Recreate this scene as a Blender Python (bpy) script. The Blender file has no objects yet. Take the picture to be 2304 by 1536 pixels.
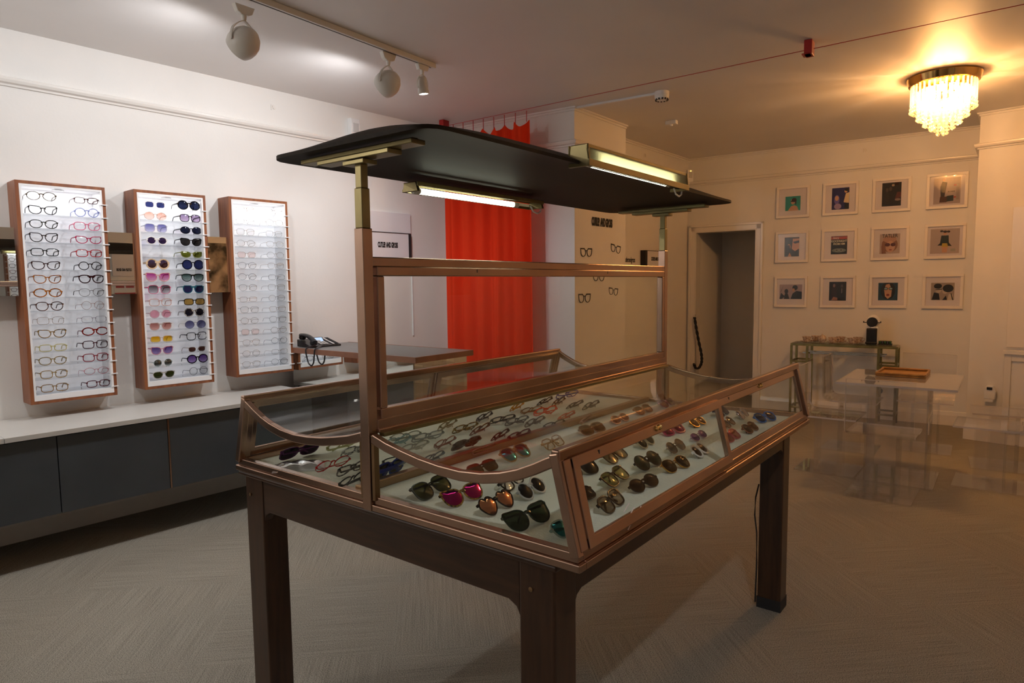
import bpy, bmesh, math, random
from mathutils import Vector, Matrix, Euler
random.seed(7)
PI = math.pi
SC = bpy.context.scene
COL = SC.collection

# ------------------------------------------------------------ camera, world, exposure
def setup_camera():
    yaw, pitch, roll = -0.6623, -0.0867, -0.0113
    cy, sy, cp, sp = math.cos(yaw), math.sin(yaw), math.cos(pitch), math.sin(pitch)
    f = Vector((sy*cp, cy*cp, sp)); r = Vector((cy, -sy, 0)); u = r.cross(f)
    cr, sr = math.cos(roll), math.sin(roll)
    r2 = r*cr + u*sr; u2 = -r*sr + u*cr
    cam = bpy.data.cameras.new('camera'); o = bpy.data.objects.new('camera', cam); COL.objects.link(o)
    m = Matrix((r2, u2, -f)).transposed().to_4x4(); m.translation = (1.4083, -1.1545, 1.4552)
    o.matrix_world = m
    cam.sensor_width = 36.0; cam.lens = 1491.3/2304*36; cam.clip_start = 0.02
    SC.camera = o
setup_camera()
SC.view_settings.view_transform = 'Standard'; SC.view_settings.look = 'None'
SC.view_settings.gamma = 1.0; SC.view_settings.use_curve_mapping = False
SC.view_settings.exposure = 0.0
SC.cycles.transparent_max_bounces = 40; SC.cycles.max_bounces = 14
W = bpy.data.worlds.new('world'); SC.world = W; W.use_nodes = True
W.node_tree.nodes['Background'].inputs[0].default_value = (0.02, 0.018, 0.016, 1)
W.node_tree.nodes['Background'].inputs[1].default_value = 0.3

def light(name, kind, loc, energy, color, target=None, size=.1, spot=60, blend=.5, size_y=None):
    l = bpy.data.lights.new(name, kind); l.energy = energy; l.color = color
    if kind == 'AREA':
        l.size = size
        if size_y: l.shape = 'RECTANGLE'; l.size_y = size_y
    else:
        l.shadow_soft_size = size
    if kind == 'SPOT': l.spot_size = math.radians(spot); l.spot_blend = blend
    o = bpy.data.objects.new(name, l); COL.objects.link(o); o.location = loc
    if target is not None:
        o.rotation_euler = (Vector(target)-Vector(loc)).to_track_quat('-Z', 'Y').to_euler()
    return o
COOL = (.98, .98, 1.0); WARM = (1.0, .53, .205); TUBE = (.96, 1.0, .78)
# track spots washing the left wall
light('spot_light_wash', 'SPOT', (-1.90, .72, 2.70), 23, COOL, (-3.1, .45, 1.75), .04, 178, .8)
light('spot_light_wash', 'SPOT', (-1.90, 1.66, 2.72), 27, COOL, (-3.1, 1.65, 1.75), .04, 178, .8)
light('spot_light_wash', 'SPOT', (-1.92, -.45, 2.70), 19, COOL, (-3.15, -.6, 1.6), .04, 178, .8)
for ly, ty, tz, e in ((.72, .55, 1.2, 20), (1.66, 1.45, 1.2, 22), (-.45, -.3, 1.0, 14), (1.66, 2.7, 1.2, 38)):
    light('spot_light_beam', 'SPOT', (-1.90, ly, 2.70), e, COOL, (-3.08, ty, tz), .04, 80, 1)
light('added_fill_light', 'POINT', (-2.3, -2.4, 2.72), 38, (1, .95, .9), size=.03)  # unseen point lamp added out of view to brighten ceiling and walls
light('spot_light_down', 'SPOT', (-1.76, 1.99, 2.70), 64, (.95, .95, 1), (-1.9, 3.1, 0.7), .02, 95, .8)
light('spot_light_down', 'SPOT', (-1.78, -.2, 2.7), 42, COOL, (-1.15, .45, 0), .03, 50, .8)
light('spot_light_down', 'SPOT', (1.7, -.6, 2.75), 50, COOL, (.9, .9, 0), .03, 80, .9)
# chandelier bulbs
for k in range(6):
    a = k*PI/3
    light('chandelier_bulb_light', 'POINT', (.86+.09*math.cos(a), 4.6+.09*math.sin(a), 2.74), 18, WARM, size=.02)

# ------------------------------------------------------------ materials
MATS = {}
def nd(nt, t, **kw):
    n = nt.nodes.new(t)
    for k, v in kw.items():
        if hasattr(n, k): setattr(n, k, v)
    return n
def pmat(name, col, rough=.5, metal=0, spec=.5, var=0, scale=8, stretch=(1, 1, 1), bump=0, col2=None, emit=None, es=0, rvar=0, coat=0, sheen=0, bscale=None):
    if name in MATS: return MATS[name]
    m = bpy.data.materials.new(name); m.use_nodes = True; nt = m.node_tree
    b = nt.nodes['Principled BSDF']
    b.inputs['Base Color'].default_value = (*col, 1); b.inputs['Roughness'].default_value = rough
    b.inputs['Metallic'].default_value = metal; b.inputs['Specular IOR Level'].default_value = spec
    if coat: b.inputs['Coat Weight'].default_value = coat; b.inputs['Coat Roughness'].default_value = .1
    if emit: b.inputs['Emission Color'].default_value = (*emit, 1); b.inputs['Emission Strength'].default_value = es
    if var or col2 or bump or rvar:
        tc = nd(nt, 'ShaderNodeTexCoord'); mp = nd(nt, 'ShaderNodeMapping'); mp.inputs['Scale'].default_value = stretch
        nt.links.new(tc.outputs['Object'], mp.inputs[0])
        no = nd(nt, 'ShaderNodeTexNoise'); no.inputs['Scale'].default_value = scale; no.inputs['Detail'].default_value = 6
        nt.links.new(mp.outputs[0], no.inputs['Vector'])
        c2 = col2 or tuple(max(0, c*(1-var)) for c in col)
        cr = nd(nt, 'ShaderNodeValToRGB'); e = cr.color_ramp.elements
        e[0].position = .35; e[0].color = (*c2, 1); e[1].position = .65; e[1].color = (*col, 1)
        nt.links.new(no.outputs['Fac'], cr.inputs[0]); nt.links.new(cr.outputs[0], b.inputs['Base Color'])
        if rvar:
            mr = nd(nt, 'ShaderNodeMapRange'); mr.inputs[3].default_value = rough-rvar; mr.inputs[4].default_value = rough+rvar
            nt.links.new(no.outputs['Fac'], mr.inputs[0]); nt.links.new(mr.outputs[0], b.inputs['Roughness'])
        if bump:
            bp = nd(nt, 'ShaderNodeBump'); bp.inputs['Strength'].default_value = bump; bp.inputs['Distance'].default_value = .01
            src = no
            if bscale:
                src = nd(nt, 'ShaderNodeTexNoise'); src.inputs['Scale'].default_value = bscale; nt.links.new(mp.outputs[0], src.inputs['Vector'])
            nt.links.new(src.outputs['Fac'], bp.inputs['Height']); nt.links.new(bp.outputs[0], b.inputs['Normal'])
    MATS[name] = m
    return m
def tmat(name, tint, gloss=1.0, rough=.02, body=None, bodyfac=0, grad=None, ior=1.5):
    """clear sheet: tinted transmission, Fresnel reflection, optional milky body; grad fades the tint downwards"""
    if name in MATS: return MATS[name]
    m = bpy.data.materials.new(name); m.use_nodes = True; nt = m.node_tree; nt.nodes.clear()
    out = nd(nt, 'ShaderNodeOutputMaterial'); tr = nd(nt, 'ShaderNodeBsdfTransparent'); gl = nd(nt, 'ShaderNodeBsdfGlossy')
    tr.inputs[0].default_value = (*tint, 1); gl.inputs['Roughness'].default_value = rough
    if grad:
        tc = nd(nt, 'ShaderNodeTexCoord'); sx = nd(nt, 'ShaderNodeSeparateXYZ'); mx = nd(nt, 'ShaderNodeMix'); mx.data_type = 'RGBA'
        nt.links.new(tc.outputs['Generated'], sx.inputs[0]); nt.links.new(sx.outputs[2], mx.inputs[0])
        mx.inputs[6].default_value = (*grad, 1); mx.inputs[7].default_value = (*tint, 1); nt.links.new(mx.outputs[2], tr.inputs[0])
    src = tr.outputs[0]
    if body:
        df = nd(nt, 'ShaderNodeBsdfDiffuse'); df.inputs[0].default_value = (*body, 1)
        mb = nd(nt, 'ShaderNodeMixShader'); mb.inputs[0].default_value = bodyfac
        nt.links.new(tr.outputs[0], mb.inputs[1]); nt.links.new(df.outputs[0], mb.inputs[2]); src = mb.outputs[0]
    fr = nd(nt, 'ShaderNodeFresnel'); ge = nd(nt, 'ShaderNodeNewGeometry'); mr = nd(nt, 'ShaderNodeMapRange')
    mr.inputs[3].default_value = ior; mr.inputs[4].default_value = 1/ior   # both faces of the sheet reflect alike
    nt.links.new(ge.outputs['Backfacing'], mr.inputs[0]); nt.links.new(mr.outputs[0], fr.inputs[0])
    mu = nd(nt, 'ShaderNodeMath'); mu.operation = 'MULTIPLY'; mu.inputs[1].default_value = gloss; mu.use_clamp = True
    nt.links.new(fr.outputs[0], mu.inputs[0])
    mi = nd(nt, 'ShaderNodeMixShader'); nt.links.new(mu.outputs[0], mi.inputs[0]); nt.links.new(src, mi.inputs[1]); nt.links.new(gl.outputs[0], mi.inputs[2])
    nt.links.new(mi.outputs[0], out.inputs[0]); MATS[name] = m
    return m
def emat(name, col, s):
    if name in MATS: return MATS[name]
    m = bpy.data.materials.new(name); m.use_nodes = True; nt = m.node_tree; nt.nodes.clear()
    out = nd(nt, 'ShaderNodeOutputMaterial'); e = nd(nt, 'ShaderNodeEmission'); e.inputs[0].default_value = (*col, 1); e.inputs[1].default_value = s
    nt.links.new(e.outputs[0], out.inputs[0]); MATS[name] = m
    return m

M_wall = pmat('wall_paint', (.80, .78, .75), .55, var=.03, scale=3, bump=.05, bscale=60)
M_ceil = pmat('ceiling_paint', (.80, .77, .75), .5, var=.03, scale=2, bump=.03, bscale=30)
M_trim = pmat('trim_gloss_paint', (.80, .77, .73), .22)
M_brass = pmat('aged_brass', (.47, .32, .245), .23, 1, col2=(.37, .24, .175), scale=3, rvar=.05)
M_brass_d = pmat('dark_brass', (.34, .22, .12), .34, 1, col2=(.27, .17, .09), scale=5, rvar=.06)
M_brass_g = pmat('olive_brass', (.30, .25, .12), .38, 1, col2=(.22, .18, .09), scale=5, rvar=.06)
M_wood = pmat('dark_stained_wood', (.062, .026, .011), .35, col2=(.036, .015, .0065), scale=9, stretch=(6, 6, .6), rvar=.06, coat=.2)
M_wood_y = pmat('dark_stained_wood_rail', (.062, .026, .011), .35, col2=(.036, .015, .0065), scale=9, stretch=(.6, 6, 6), rvar=.06, coat=.2)
M_canopy = pmat('canopy_wood', (.036, .025, .016), .6, spec=.15, col2=(.022, .015, .010), scale=3, stretch=(12, 1, 12), rvar=.05)
M_boxwood = pmat('mahogany_veneer', (.30, .105, .04), .42, col2=(.20, .062, .025), scale=4, stretch=(10, 10, 1))
M_white = pmat('white_enamel', (.82, .82, .82), .35)
M_whitebox = pmat('white_box_interior', (.85, .85, .86), .45)
M_glass = tmat('window_glass', (.965, .98, .965), .5, .01)
M_pane = tmat('door_window_glass', (.975, .985, .975), .32, .01)
M_bag = tmat('polythene_film', (.92, .92, .92), 2.5, .12, (.9, .9, .9), .15)
M_acr = tmat('clear_acrylic', (.99, .985, .98), 1.1, .02, (.95, .93, .92), .025)
M_acr_t = tmat('acrylic_painted_reflection', (.93, .92, .93), 1.4, .03, (.95, .92, .95), .30)  # whitish body imitates the back wall reflected in the table top
M_acr_e = tmat('acrylic_edge_highlight', (.9, .86, .84), 2.0, .12, (1, .93, .9), .45)  # pale pinkish body paints the bright highlights along the sheet edges
M_shelf = tmat('shelf_acrylic', (.95, .96, .97), .9, .05, (.8, .8, .82), .10)
M_cloth = pmat('cream_baize', (.72, .73, .62), .9, var=.06, scale=6, bump=.25, bscale=120)
M_grey = pmat('slate_laminate', (.055, .065, .075), .45, var=.15, scale=4)
M_desk = pmat('desk_laminate', (.17, .165, .16), .4, var=.1, scale=20)
M_brown = pmat('brown_edge_band', (.30, .13, .075), .5, var=.2, scale=10)
M_counter = pmat('pale_grey_laminate', (.60, .585, .55), .35, var=.03, scale=5)
M_mirror = pmat('mirror_silver', (.88, .90, .88), .01, 1)
M_black = pmat('black_plastic', (.012, .012, .014), .3)
M_blackm = pmat('matt_black', (.02, .02, .022), .6)
M_red = pmat('red_metal', (.38, .012, .01), .4)
M_gold = pmat('polished_gold', (.85, .62, .25), .15, 1)
M_bamboo = pmat('bamboo', (.40, .21, .05), .4, col2=(.20, .085, .02), scale=20, stretch=(1, 6, 1))
M_china = pmat('printed_china', (.72, .62, .52), .2, col2=(.35, .22, .15), scale=55)
M_lampw = pmat('lamp_white_paint', (.72, .69, .64), .35)
M_ink = pmat('black_ink', (.012, .012, .012), .6)
M_panel = pmat('sign_panel_white', (.74, .72, .74), .5)
M_chrome = pmat('chrome', (.7, .7, .7), .15, 1)

def mat_curtain():
    m = bpy.data.materials.new('red_curtain'); m.use_nodes = True; nt = m.node_tree; nt.nodes.clear()
    out = nd(nt, 'ShaderNodeOutputMaterial'); d = nd(nt, 'ShaderNodeBsdfDiffuse'); t = nd(nt, 'ShaderNodeBsdfTranslucent')
    d.inputs[0].default_value = (.84, .055, .018, 1); t.inputs[0].default_value = (.9, .06, .02, 1)
    mi = nd(nt, 'ShaderNodeMixShader'); mi.inputs[0].default_value = .35
    nt.links.new(d.outputs[0], mi.inputs[1]); nt.links.new(t.outputs[0], mi.inputs[2]); nt.links.new(mi.outputs[0], out.inputs[0])
    return m
M_curtain = mat_curtain()

def mat_carpet():
    m = bpy.data.materials.new('woven_carpet'); m.use_nodes = True; nt = m.node_tree; L = nt.links
    b = nt.nodes['Principled BSDF']; b.inputs['Roughness'].default_value = .85; b.inputs['Specular IOR Level'].default_value = .25
    tc = nd(nt, 'ShaderNodeTexCoord')
    mp = nd(nt, 'ShaderNodeMapping'); mp.inputs['Rotation'].default_value = (0, 0, math.radians(45)); L.new(tc.outputs['Object'], mp.inputs[0])
    ch = nd(nt, 'ShaderNodeTexChecker'); ch.inputs['Scale'].default_value = 1.0/.75; L.new(mp.outputs[0], ch.inputs['Vector'])
    def streak(sc):
        mm = nd(nt, 'ShaderNodeMapping'); mm.inputs['Scale'].default_value = sc; L.new(mp.outputs[0], mm.inputs[0])
        n = nd(nt, 'ShaderNodeTexNoise'); n.inputs['Scale'].default_value = 1; n.inputs['Detail'].default_value = 3; n.inputs['Roughness'].default_value = .65
        L.new(mm.outputs[0], n.inputs['Vector']); return n
    a = streak((2.5, 170, 1)); c = streak((170, 2.5, 1))
    mx = nd(nt, 'ShaderNodeMix'); mx.data_type = 'FLOAT'; L.new(ch.outputs['Fac'], mx.inputs[0]); L.new(a.outputs['Fac'], mx.inputs[2]); L.new(c.outputs['Fac'], mx.inputs[3])
    fine = nd(nt, 'ShaderNodeTexNoise'); fine.inputs['Scale'].default_value = 260; fine.inputs['Detail'].default_value = 2; L.new(tc.outputs['Object'], fine.inputs['Vector'])
    mx2 = nd(nt, 'ShaderNodeMix'); mx2.data_type = 'FLOAT'; mx2.inputs[0].default_value = .72; L.new(mx.outputs[0], mx2.inputs[2]); L.new(fine.outputs['Fac'], mx2.inputs[3])
    cr = nd(nt, 'ShaderNodeValToRGB'); e = cr.color_ramp.elements
    e[0].position = .36; e[0].color = (.13, .12, .10, 1); e[1].position = .60; e[1].color = (.40, .365, .30, 1)
    L.new(mx2.outputs[0], cr.inputs[0]); L.new(cr.outputs[0], b.inputs['Base Color'])
    bp = nd(nt, 'ShaderNodeBump'); bp.inputs['Strength'].default_value = .4; bp.inputs['Distance'].default_value = .003
    L.new(mx2.outputs[0], bp.inputs['Height']); L.new(bp.outputs[0], b.inputs['Normal'])
    return m
M_carpet = mat_carpet()

# ------------------------------------------------------------ mesh helpers
class MB:
    def __init__(s): s.v = []; s.f = []; s.mi = []; s.m = 0
    def add(s, vs, fs):
        o = len(s.v); s.v += [tuple(v) for v in vs]; s.f += [tuple(i+o for i in f) for f in fs]; s.mi += [s.m]*len(fs); return s
    def box(s, x0, y0, z0, x1, y1, z1, M=None):
        vs = [(x, y, z) for z in (z0, z1) for y in (y0, y1) for x in (x0, x1)]
        if M is not None: vs = [M @ Vector(v) for v in vs]
        return s.add(vs, [(0, 2, 3, 1), (4, 5, 7, 6), (0, 1, 5, 4), (2, 6, 7, 3), (0, 4, 6, 2), (1, 3, 7, 5)])
    def bar(s, p, q, w, h, up=(0, 0, 1)):
        p, q = Vector(p), Vector(q); d = (q-p).normalized(); up = Vector(up); a = d.cross(up).normalized(); b = a.cross(d).normalized()
        vs = [c+a*sx*w/2+b*sy*h/2 for c in (p, q) for sx, sy in ((-1, -1), (1, -1), (1, 1), (-1, 1))]
        return s.add(vs, [(0, 1, 2, 3), (4, 7, 6, 5), (0, 4, 5, 1), (1, 5, 6, 2), (2, 6, 7, 3), (3, 7, 4, 0)])
    def sweep(s, pts, sec, up=(0, 0, 1), closed=False, caps=True):
        """sec: list of (a,b) offsets; pts: path"""
        n = len(pts); k = len(sec); up = Vector(up); pts = [Vector(p) for p in pts]; vs = []
        for i in range(n):
            if closed: d = pts[(i+1) % n]-pts[i-1]
            else: d = pts[min(i+1, n-1)]-pts[max(i-1, 0)]
            d.normalize(); a = d.cross(up)
            if a.length < 1e-5: a = Vector((1, 0, 0))
            a.normalize(); b = a.cross(d).normalized()
            vs += [pts[i]+a*x+b*y for x, y in sec]
        fs = []
        for i in range(n if closed else n-1):
            j = (i+1) % n
            for c in range(k): d2 = (c+1) % k; fs.append((i*k+c, j*k+c, j*k+d2, i*k+d2))
        if caps and not closed: fs += [tuple(range(k)), tuple((n-1)*k+c for c in reversed(range(k)))]
        return s.add(vs, fs)
    def tube(s, pts, r, k=8, closed=False, up=(0, 0, 1)):
        return s.sweep(pts, [(r*math.cos(2*PI*i/k), r*math.sin(2*PI*i/k)) for i in range(k)], up, closed)
    def lathe(s, prof, k=24, c=(0, 0, 0), M=None):
        vs = []; n = len(prof)
        for r, z in prof:
            for i in range(k):
                a = 2*PI*i/k; v = Vector((c[0]+r*math.cos(a), c[1]+r*math.sin(a), c[2]+z)); vs.append(M @ v if M is not None else v)
        fs = [(i*k+j, i*k+(j+1) % k, (i+1)*k+(j+1) % k, (i+1)*k+j) for i in range(n-1) for j in range(k)]
        fs += [tuple(reversed(range(k))), tuple((n-1)*k+j for j in range(k))]
        return s.add(vs, fs)
    def prism(s, poly, d):
        """poly: 3d points (planar); extruded by vector d"""
        n = len(poly); d = Vector(d); vs = [Vector(p) for p in poly]+[Vector(p)+d for p in poly]
        return s.add(vs, [tuple(reversed(range(n))), tuple(range(n, 2*n))]+[(i, (i+1) % n, n+(i+1) % n, n+i) for i in range(n)])
    def build(s, name, mat, parent=None, smooth=False, bevel=0, loc=None, rot=None):
        me = bpy.data.meshes.new(name); me.from_pydata(s.v, [], s.f)
        mats = mat if isinstance(mat, (list, tuple)) else [mat]
        for m in mats: me.materials.append(m)
        if len(mats) > 1:
            for p, i in zip(me.polygons, s.mi): p.material_index = i
        bm = bmesh.new(); bm.from_mesh(me); bmesh.ops.recalc_face_normals(bm, faces=bm.faces); bm.to_mesh(me); bm.free()
        if smooth: me.polygons.foreach_set('use_smooth', [True]*len(me.polygons))
        o = bpy.data.objects.new(name, me); COL.objects.link(o)
        if smooth and smooth != 2:
            e = o.modifiers.new('edge', 'EDGE_SPLIT'); e.split_angle = math.radians(40)
        if bevel:
            b = o.modifiers.new('bevel', 'BEVEL'); b.width = bevel; b.segments = 2; b.limit_method = 'ANGLE'
        if loc is not None: o.location = loc
        if rot is not None: o.rotation_euler = rot
        if parent is not None: o.parent = parent
        return o
def thing(name, label, cat, loc=(0, 0, 0), rot=(0, 0, 0), group=None):
    o = bpy.data.objects.new(name, None); COL.objects.link(o); o.location = loc; o.rotation_euler = rot
    o.empty_display_size = .05; o['label'] = label; o['category'] = cat
    if group: o['group'] = group
    return o
def tag(o, label, cat, group=None):
    o['label'] = label; o['category'] = cat
    if group: o['group'] = group
    return o
def struct(o): o['kind'] = 'structure'; return o
def dup(root):
    r = root.copy(); COL.objects.link(r)
    for ch in list(root.children):
        c = ch.copy(); COL.objects.link(c); c.parent = r
        for g in ch.children:
            d = g.copy(); COL.objects.link(d); d.parent = c
    return r
def text_mesh(body, size, sx=1.0, depth=.001, bold=0.0, spacing=1.0, align='CENTER'):
    cu = bpy.data.curves.new('lettering', 'FONT'); cu.body = body; cu.size = size; cu.extrude = depth; cu.offset = bold
    cu.align_x = align; cu.align_y = 'CENTER'; cu.space_character = spacing
    o = bpy.data.objects.new('tmp', cu); COL.objects.link(o); bpy.context.view_layer.update()
    me = bpy.data.meshes.new_from_object(o.evaluated_get(bpy.context.evaluated_depsgraph_get()))
    bpy.data.objects.remove(o); bpy.data.curves.remove(cu)
    for v in me.vertices: v.co.x *= sx
    return me
def lettering(name, body, size, mat, parent, loc, rot, **kw):
    me = text_mesh(body, size, **kw); me.name = name; me.materials.clear(); me.materials.append(mat)
    o = bpy.data.objects.new(name, me); COL.objects.link(o); o.location = loc; o.rotation_euler = rot; o.parent = parent
    return o

# ------------------------------------------------------------ room shell
H = 2.9
A0 = Vector((-3.155, 0)); AD = Vector((.0524, .9986)); AN = Vector((.9986, -.0524))    # left wall: origin, run, out
def WA(s, d, z): p = A0+AD*s+AN*d; return (p.x, p.y, z)
AR = -math.atan2(.0524, .9986)
def wallseg(name, p, q, z0=0, z1=H, t=.12, mat=None):
    """p->q with the room on the right-hand side; thickness goes left"""
    p, q = Vector(p), Vector(q); d = (q-p).normalized(); n = Vector((-d.y, d.x))*t
    b = MB(); b.prism([(p.x, p.y, z0), (q.x, q.y, z0), (q.x+n.x, q.y+n.y, z0), (p.x+n.x, p.y+n.y, z0)], (0, 0, z1-z0))
    return struct(b.build(name, mat or M_wall))
pA0 = WA(-3.4, 0, 0)[:2]; pA1 = WA(3.50, 0, 0)[:2]
pB1 = (-1.612, 3.586); pC1 = (-1.609, 4.4645); pD0 = (-1.90, 4.4645); pD1 = (-1.8555, 6.4778)
def BW(x): return 6.4778+(x+1.8555)*(.1933/2.828)
pP0 = (1.0, BW(1.0)); pP1 = (1.0039, 6.0831); pP2 = (3.3, 5.693)
b = MB(); b.box(-4.2, -4.2, -.1, 3.8, 8.6, 0); struct(b.build('floor', M_carpet))
b = MB(); b.box(-4.2, -4.2, H, 3.8, 8.6, H+.1); struct(b.build('ceiling', M_ceil))
wallseg('wall_left', pA0, pA1)
wallseg('wall_nook', pA1, pB1)
# chimney breast as one solid
b = MB(); b.prism([(pB1[0], pB1[1], 0), (pC1[0], pC1[1], 0), (pD0[0]-.05, pD0[1], 0), (pD0[0]-.05, pB1[1]-.014, 0)], (0, 0, H)); struct(b.build('wall_chimney', M_wall))
wallseg('wall_alcove', pD0, pD1)
# back wall with doorway
b = MB()
def bwp(x0, x1, z0, z1, t=.14):
    b.prism([(x0, BW(x0), z0), (x1, BW(x1), z0), (x1, BW(x1)+t, z0), (x0, BW(x0)+t, z0)], (0, 0, z1-z0))
bwp(-1.98, -1.754, 0, H); bwp(-1.754, -1.055, 2.045, H); bwp(-1.055, 1.15, 0, H)
struct(b.build('wall_back', M_wall))
b = MB(); b.prism([(pP1[0], pP1[1], 0), (pP2[0], pP2[1], 0), (pP2[0], 7.0, 0), (pP0[0]+.0, 7.0, 0)], (0, 0, H)); struct(b.build('wall_pier', M_wall))
wallseg('wall_right', (3.2, 5.9), (3.2, -3.4)); wallseg('wall_front', (3.3, -3.3), (-3.5, -3.3))
# hallway behind the doorway
b = MB(); b.box(-1.90, 6.6, 0, -1.752, 7.34, H); b.box(-1.90, 7.34, 0, -.2, 7.44, H); b.box(-.3, 6.75, 0, -.2, 7.44, H); struct(b.build('wall_hallway', M_wall))
# picture rails, cornice strips, skirting
def molding(name, pts, prof, z):
    """pts: plan polyline along the wall faces with the room on the right; prof: (out, up)"""
    n = len(pts); P = [Vector(p) for p in pts]; k = len(prof); vs = []
    for i in range(n):
        d0 = (P[i]-P[i-1]).normalized() if i else None; d1 = (P[i+1]-P[i]).normalized() if i < n-1 else None
        if d0 is None: nn = Vector((d1.y, -d1.x)); 
        elif d1 is None: nn = Vector((d0.y, -d0.x))
        else:
            n0 = Vector((d0.y, -d0.x)); n1 = Vector((d1.y, -d1.x)); nn = (n0+n1); nn = nn/(nn.dot(n0))
        vs += [(P[i].x+nn.x*a, P[i].y+nn.y*a, z+u) for a, u in prof]
    fs = [(i*k+c, (i+1)*k+c, (i+1)*k+(c+1) % k, i*k+(c+1) % k) for i in range(n-1) for c in range(k)]
    fs += [tuple(range(k)), tuple((n-1)*k+c for c in range(k))]
    o = MB().add(vs, fs).build(name, M_trim, bevel=.002); return struct(o)
RAIL = [(-.004, 0), (.012, 0), (.014, .012), (.03, .018), (.036, .032), (.036, .045), (.022, .05), (-.004, .05)]
CORN = [(-.004, -.030), (.007, -.030), (.011, -.024), (.011, -.014), (.024, -.010), (.028, .002), (-.004, .002)]
SKIRT = [(-.004, 0), (.018, 0), (.018, .10), (.012, .125), (.008, .14), (-.004, .14)]
loop1 = [pA0, pA1, pB1, pC1, pD0, pD1, (1.0, BW(1.0)), pP1, pP2]
molding('trim_1', [pA0, pA1, pB1, pC1, pD0, pD1, (1.0, BW(1.0)), pP1, (3.2, 5.71)], RAIL, 2.585)
molding('trim_2', [pA1, pB1, pC1], CORN, H)
molding('trim_3', [pD0, pD1, (1.0, BW(1.0)), pP1, (3.2, 5.71)], CORN, H)
molding('baseboard_left', [pA0, pA1], SKIRT, 0)
molding('baseboard_nook', [pA1, pB1, pC1, (pD0[0], pD0[1])], SKIRT, 0)
molding('baseboard_alcove', [pD0, pD1], SKIRT, 0)
molding('baseboard_back', [(-.985, BW(-.985)), (1.0, BW(1.0)), pP1, (3.2, 5.71)], SKIRT, 0)
# door architrave
b = MB()
ab = math.atan(.1933/2.828); MBK = Matrix.Translation((-1.754, BW(-1.754), 0)) @ Matrix.Rotation(ab, 4, 'Z')
for (x0, z0, x1, z1) in ((-.065, 0, 0, 2.11), (.70, 0, .765, 2.11), (-.065, 2.045, .765, 2.11)):
    b.box(x0, -.022, z0, x1, .0, z1, MBK)
for (x0, z0, x1, z1) in ((-.075, 0, -.05, 2.12), (.75, 0, .775, 2.12), (-.075, 2.095, .775, 2.12)):
    b.box(x0, -.034, z0, x1, .0, z1, MBK)
for (x0, z0, x1, z1) in ((0, 0, .012, 2.045), (.688, 0, .70, 2.045), (0, 2.033, .70, 2.045)):
    b.box(x0, -.02, z0, x1, .14, z1, MBK)
struct(b.build('trim_4', M_trim, bevel=.002))

# ------------------------------------------------------------ left bench, desk
t = thing('bench_cabinet', 'long wall-hung cabinet with dark slate fronts under the pale grey worktop', 'cabinet', WA(0, 0, 0), (0, 0, AR))
b = MB(); b.box(.004, -2.6, .275, .545, 1.62, .69); b.build('carcass', M_blackm, t)
for y0, y1 in ((-2.598, -1.21), (-1.205, -.505), (-.50, .10), (.105, .655), (.668, 1.62)):
    MB().box(.546, y0, .272, .562, y1, .685).build('door', M_grey, t)
MB().box(.546, .657, .272, .565, .666, .686).build('edge_strip', M_brass, t)
t = thing('worktop', 'pale grey worktop running along the left wall beneath the display cases', 'worktop', WA(0, 0, 0), (0, 0, AR))
for y0, y1 in ((-2.6, -.124), (-.122, 1.66)):
    MB().box(.003, y0, .692, .585, y1, .718).build('slab', M_counter, t, bevel=.0015)
# reception desk
t = thing('reception_desk', 'mirror-clad reception desk with slate-grey top and brown edge banding', 'desk', (-2.98, 1.73, 0), (0, 0, .018))
b = MB(); b.box(.03, .0, .968, 1.345, .54, .998); b.build('desk_top', M_desk, t)
b = MB(); b.box(.0, -.012, .962, 1.357, -.0, .9995); b.box(1.345, 0, .962, 1.357, .54, .9995); b.box(.03, .54, .962, 1.357, .552, .9995); b.build('edge_band', M_brown, t)
MB().box(.04, .025, 0, 1.30, .52, .968).build('body', M_blackm, t)
MB().box(.035, .012, .0, 1.31, .024, .961).build('mirror_panel', M_mirror, t)
MB().box(1.301, .02, 0, 1.313, .53, .961).build('mirror_panel', M_mirror, t)

# ------------------------------------------------------------ wooden table under the case
t = thing('wooden_table', 'dark stained wooden table with square legs carrying the brass display case', 'table', (0, 0, 0))
LX, LY0, LY1 = .605, .02, 1.86
def leg(x0, y0):
    MB().box(x0, y0, .035, x0+.1, y0+.09, .832).build('leg', M_wood, t, bevel=.005)
    MB().box(x0-.002, y0-.002, 0, x0+.102, y0+.092, .05).build('foot_cap', M_blackm, t)
for x0 in (-.66, LX-.1):
    for y0 in (LY0, LY1-.09): leg(x0, y0)
def gusset_rail(xa, xb, y0, y1, zt, zb, g=.035):
    b = MB(); pts = [(xa, y0, zt), (xb, y0, zt), (xb, y0, zb-g), (xb-.012, y0, zb-.012), (xb-g, y0, zb), (xa+g, y0, zb), (xa+.012, y0, zb-.012), (xa, y0, zb-g)]
    b.prism(pts, (0, y1-y0, 0)); return b
gusset_rail(-.56, LX-.1, LY0+.004, LY0+.034, .832, .715).build('apron', M_wood_y, t, bevel=.003)
gusset_rail(-.56, LX-.1, LY1-.034, LY1-.004, .832, .715).build('apron', M_wood_y, t, bevel=.003)
for xx in (-.656, LX-.034):
    b = MB(); y0, y1, zt, zb, g = LY0+.09, LY1-.09, .832, .735, .03
    b.prism([(xx, y0, zt), (xx, y1, zt), (xx, y1, zb-g), (xx, y1-.01, zb-.01), (xx, y1-g, zb), (xx, y0+g, zb), (xx, y0+.01, zb-.01), (xx, y0, zb-g)], (.03, 0, 0))
    b.build('apron', M_wood, t, bevel=.003)
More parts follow.
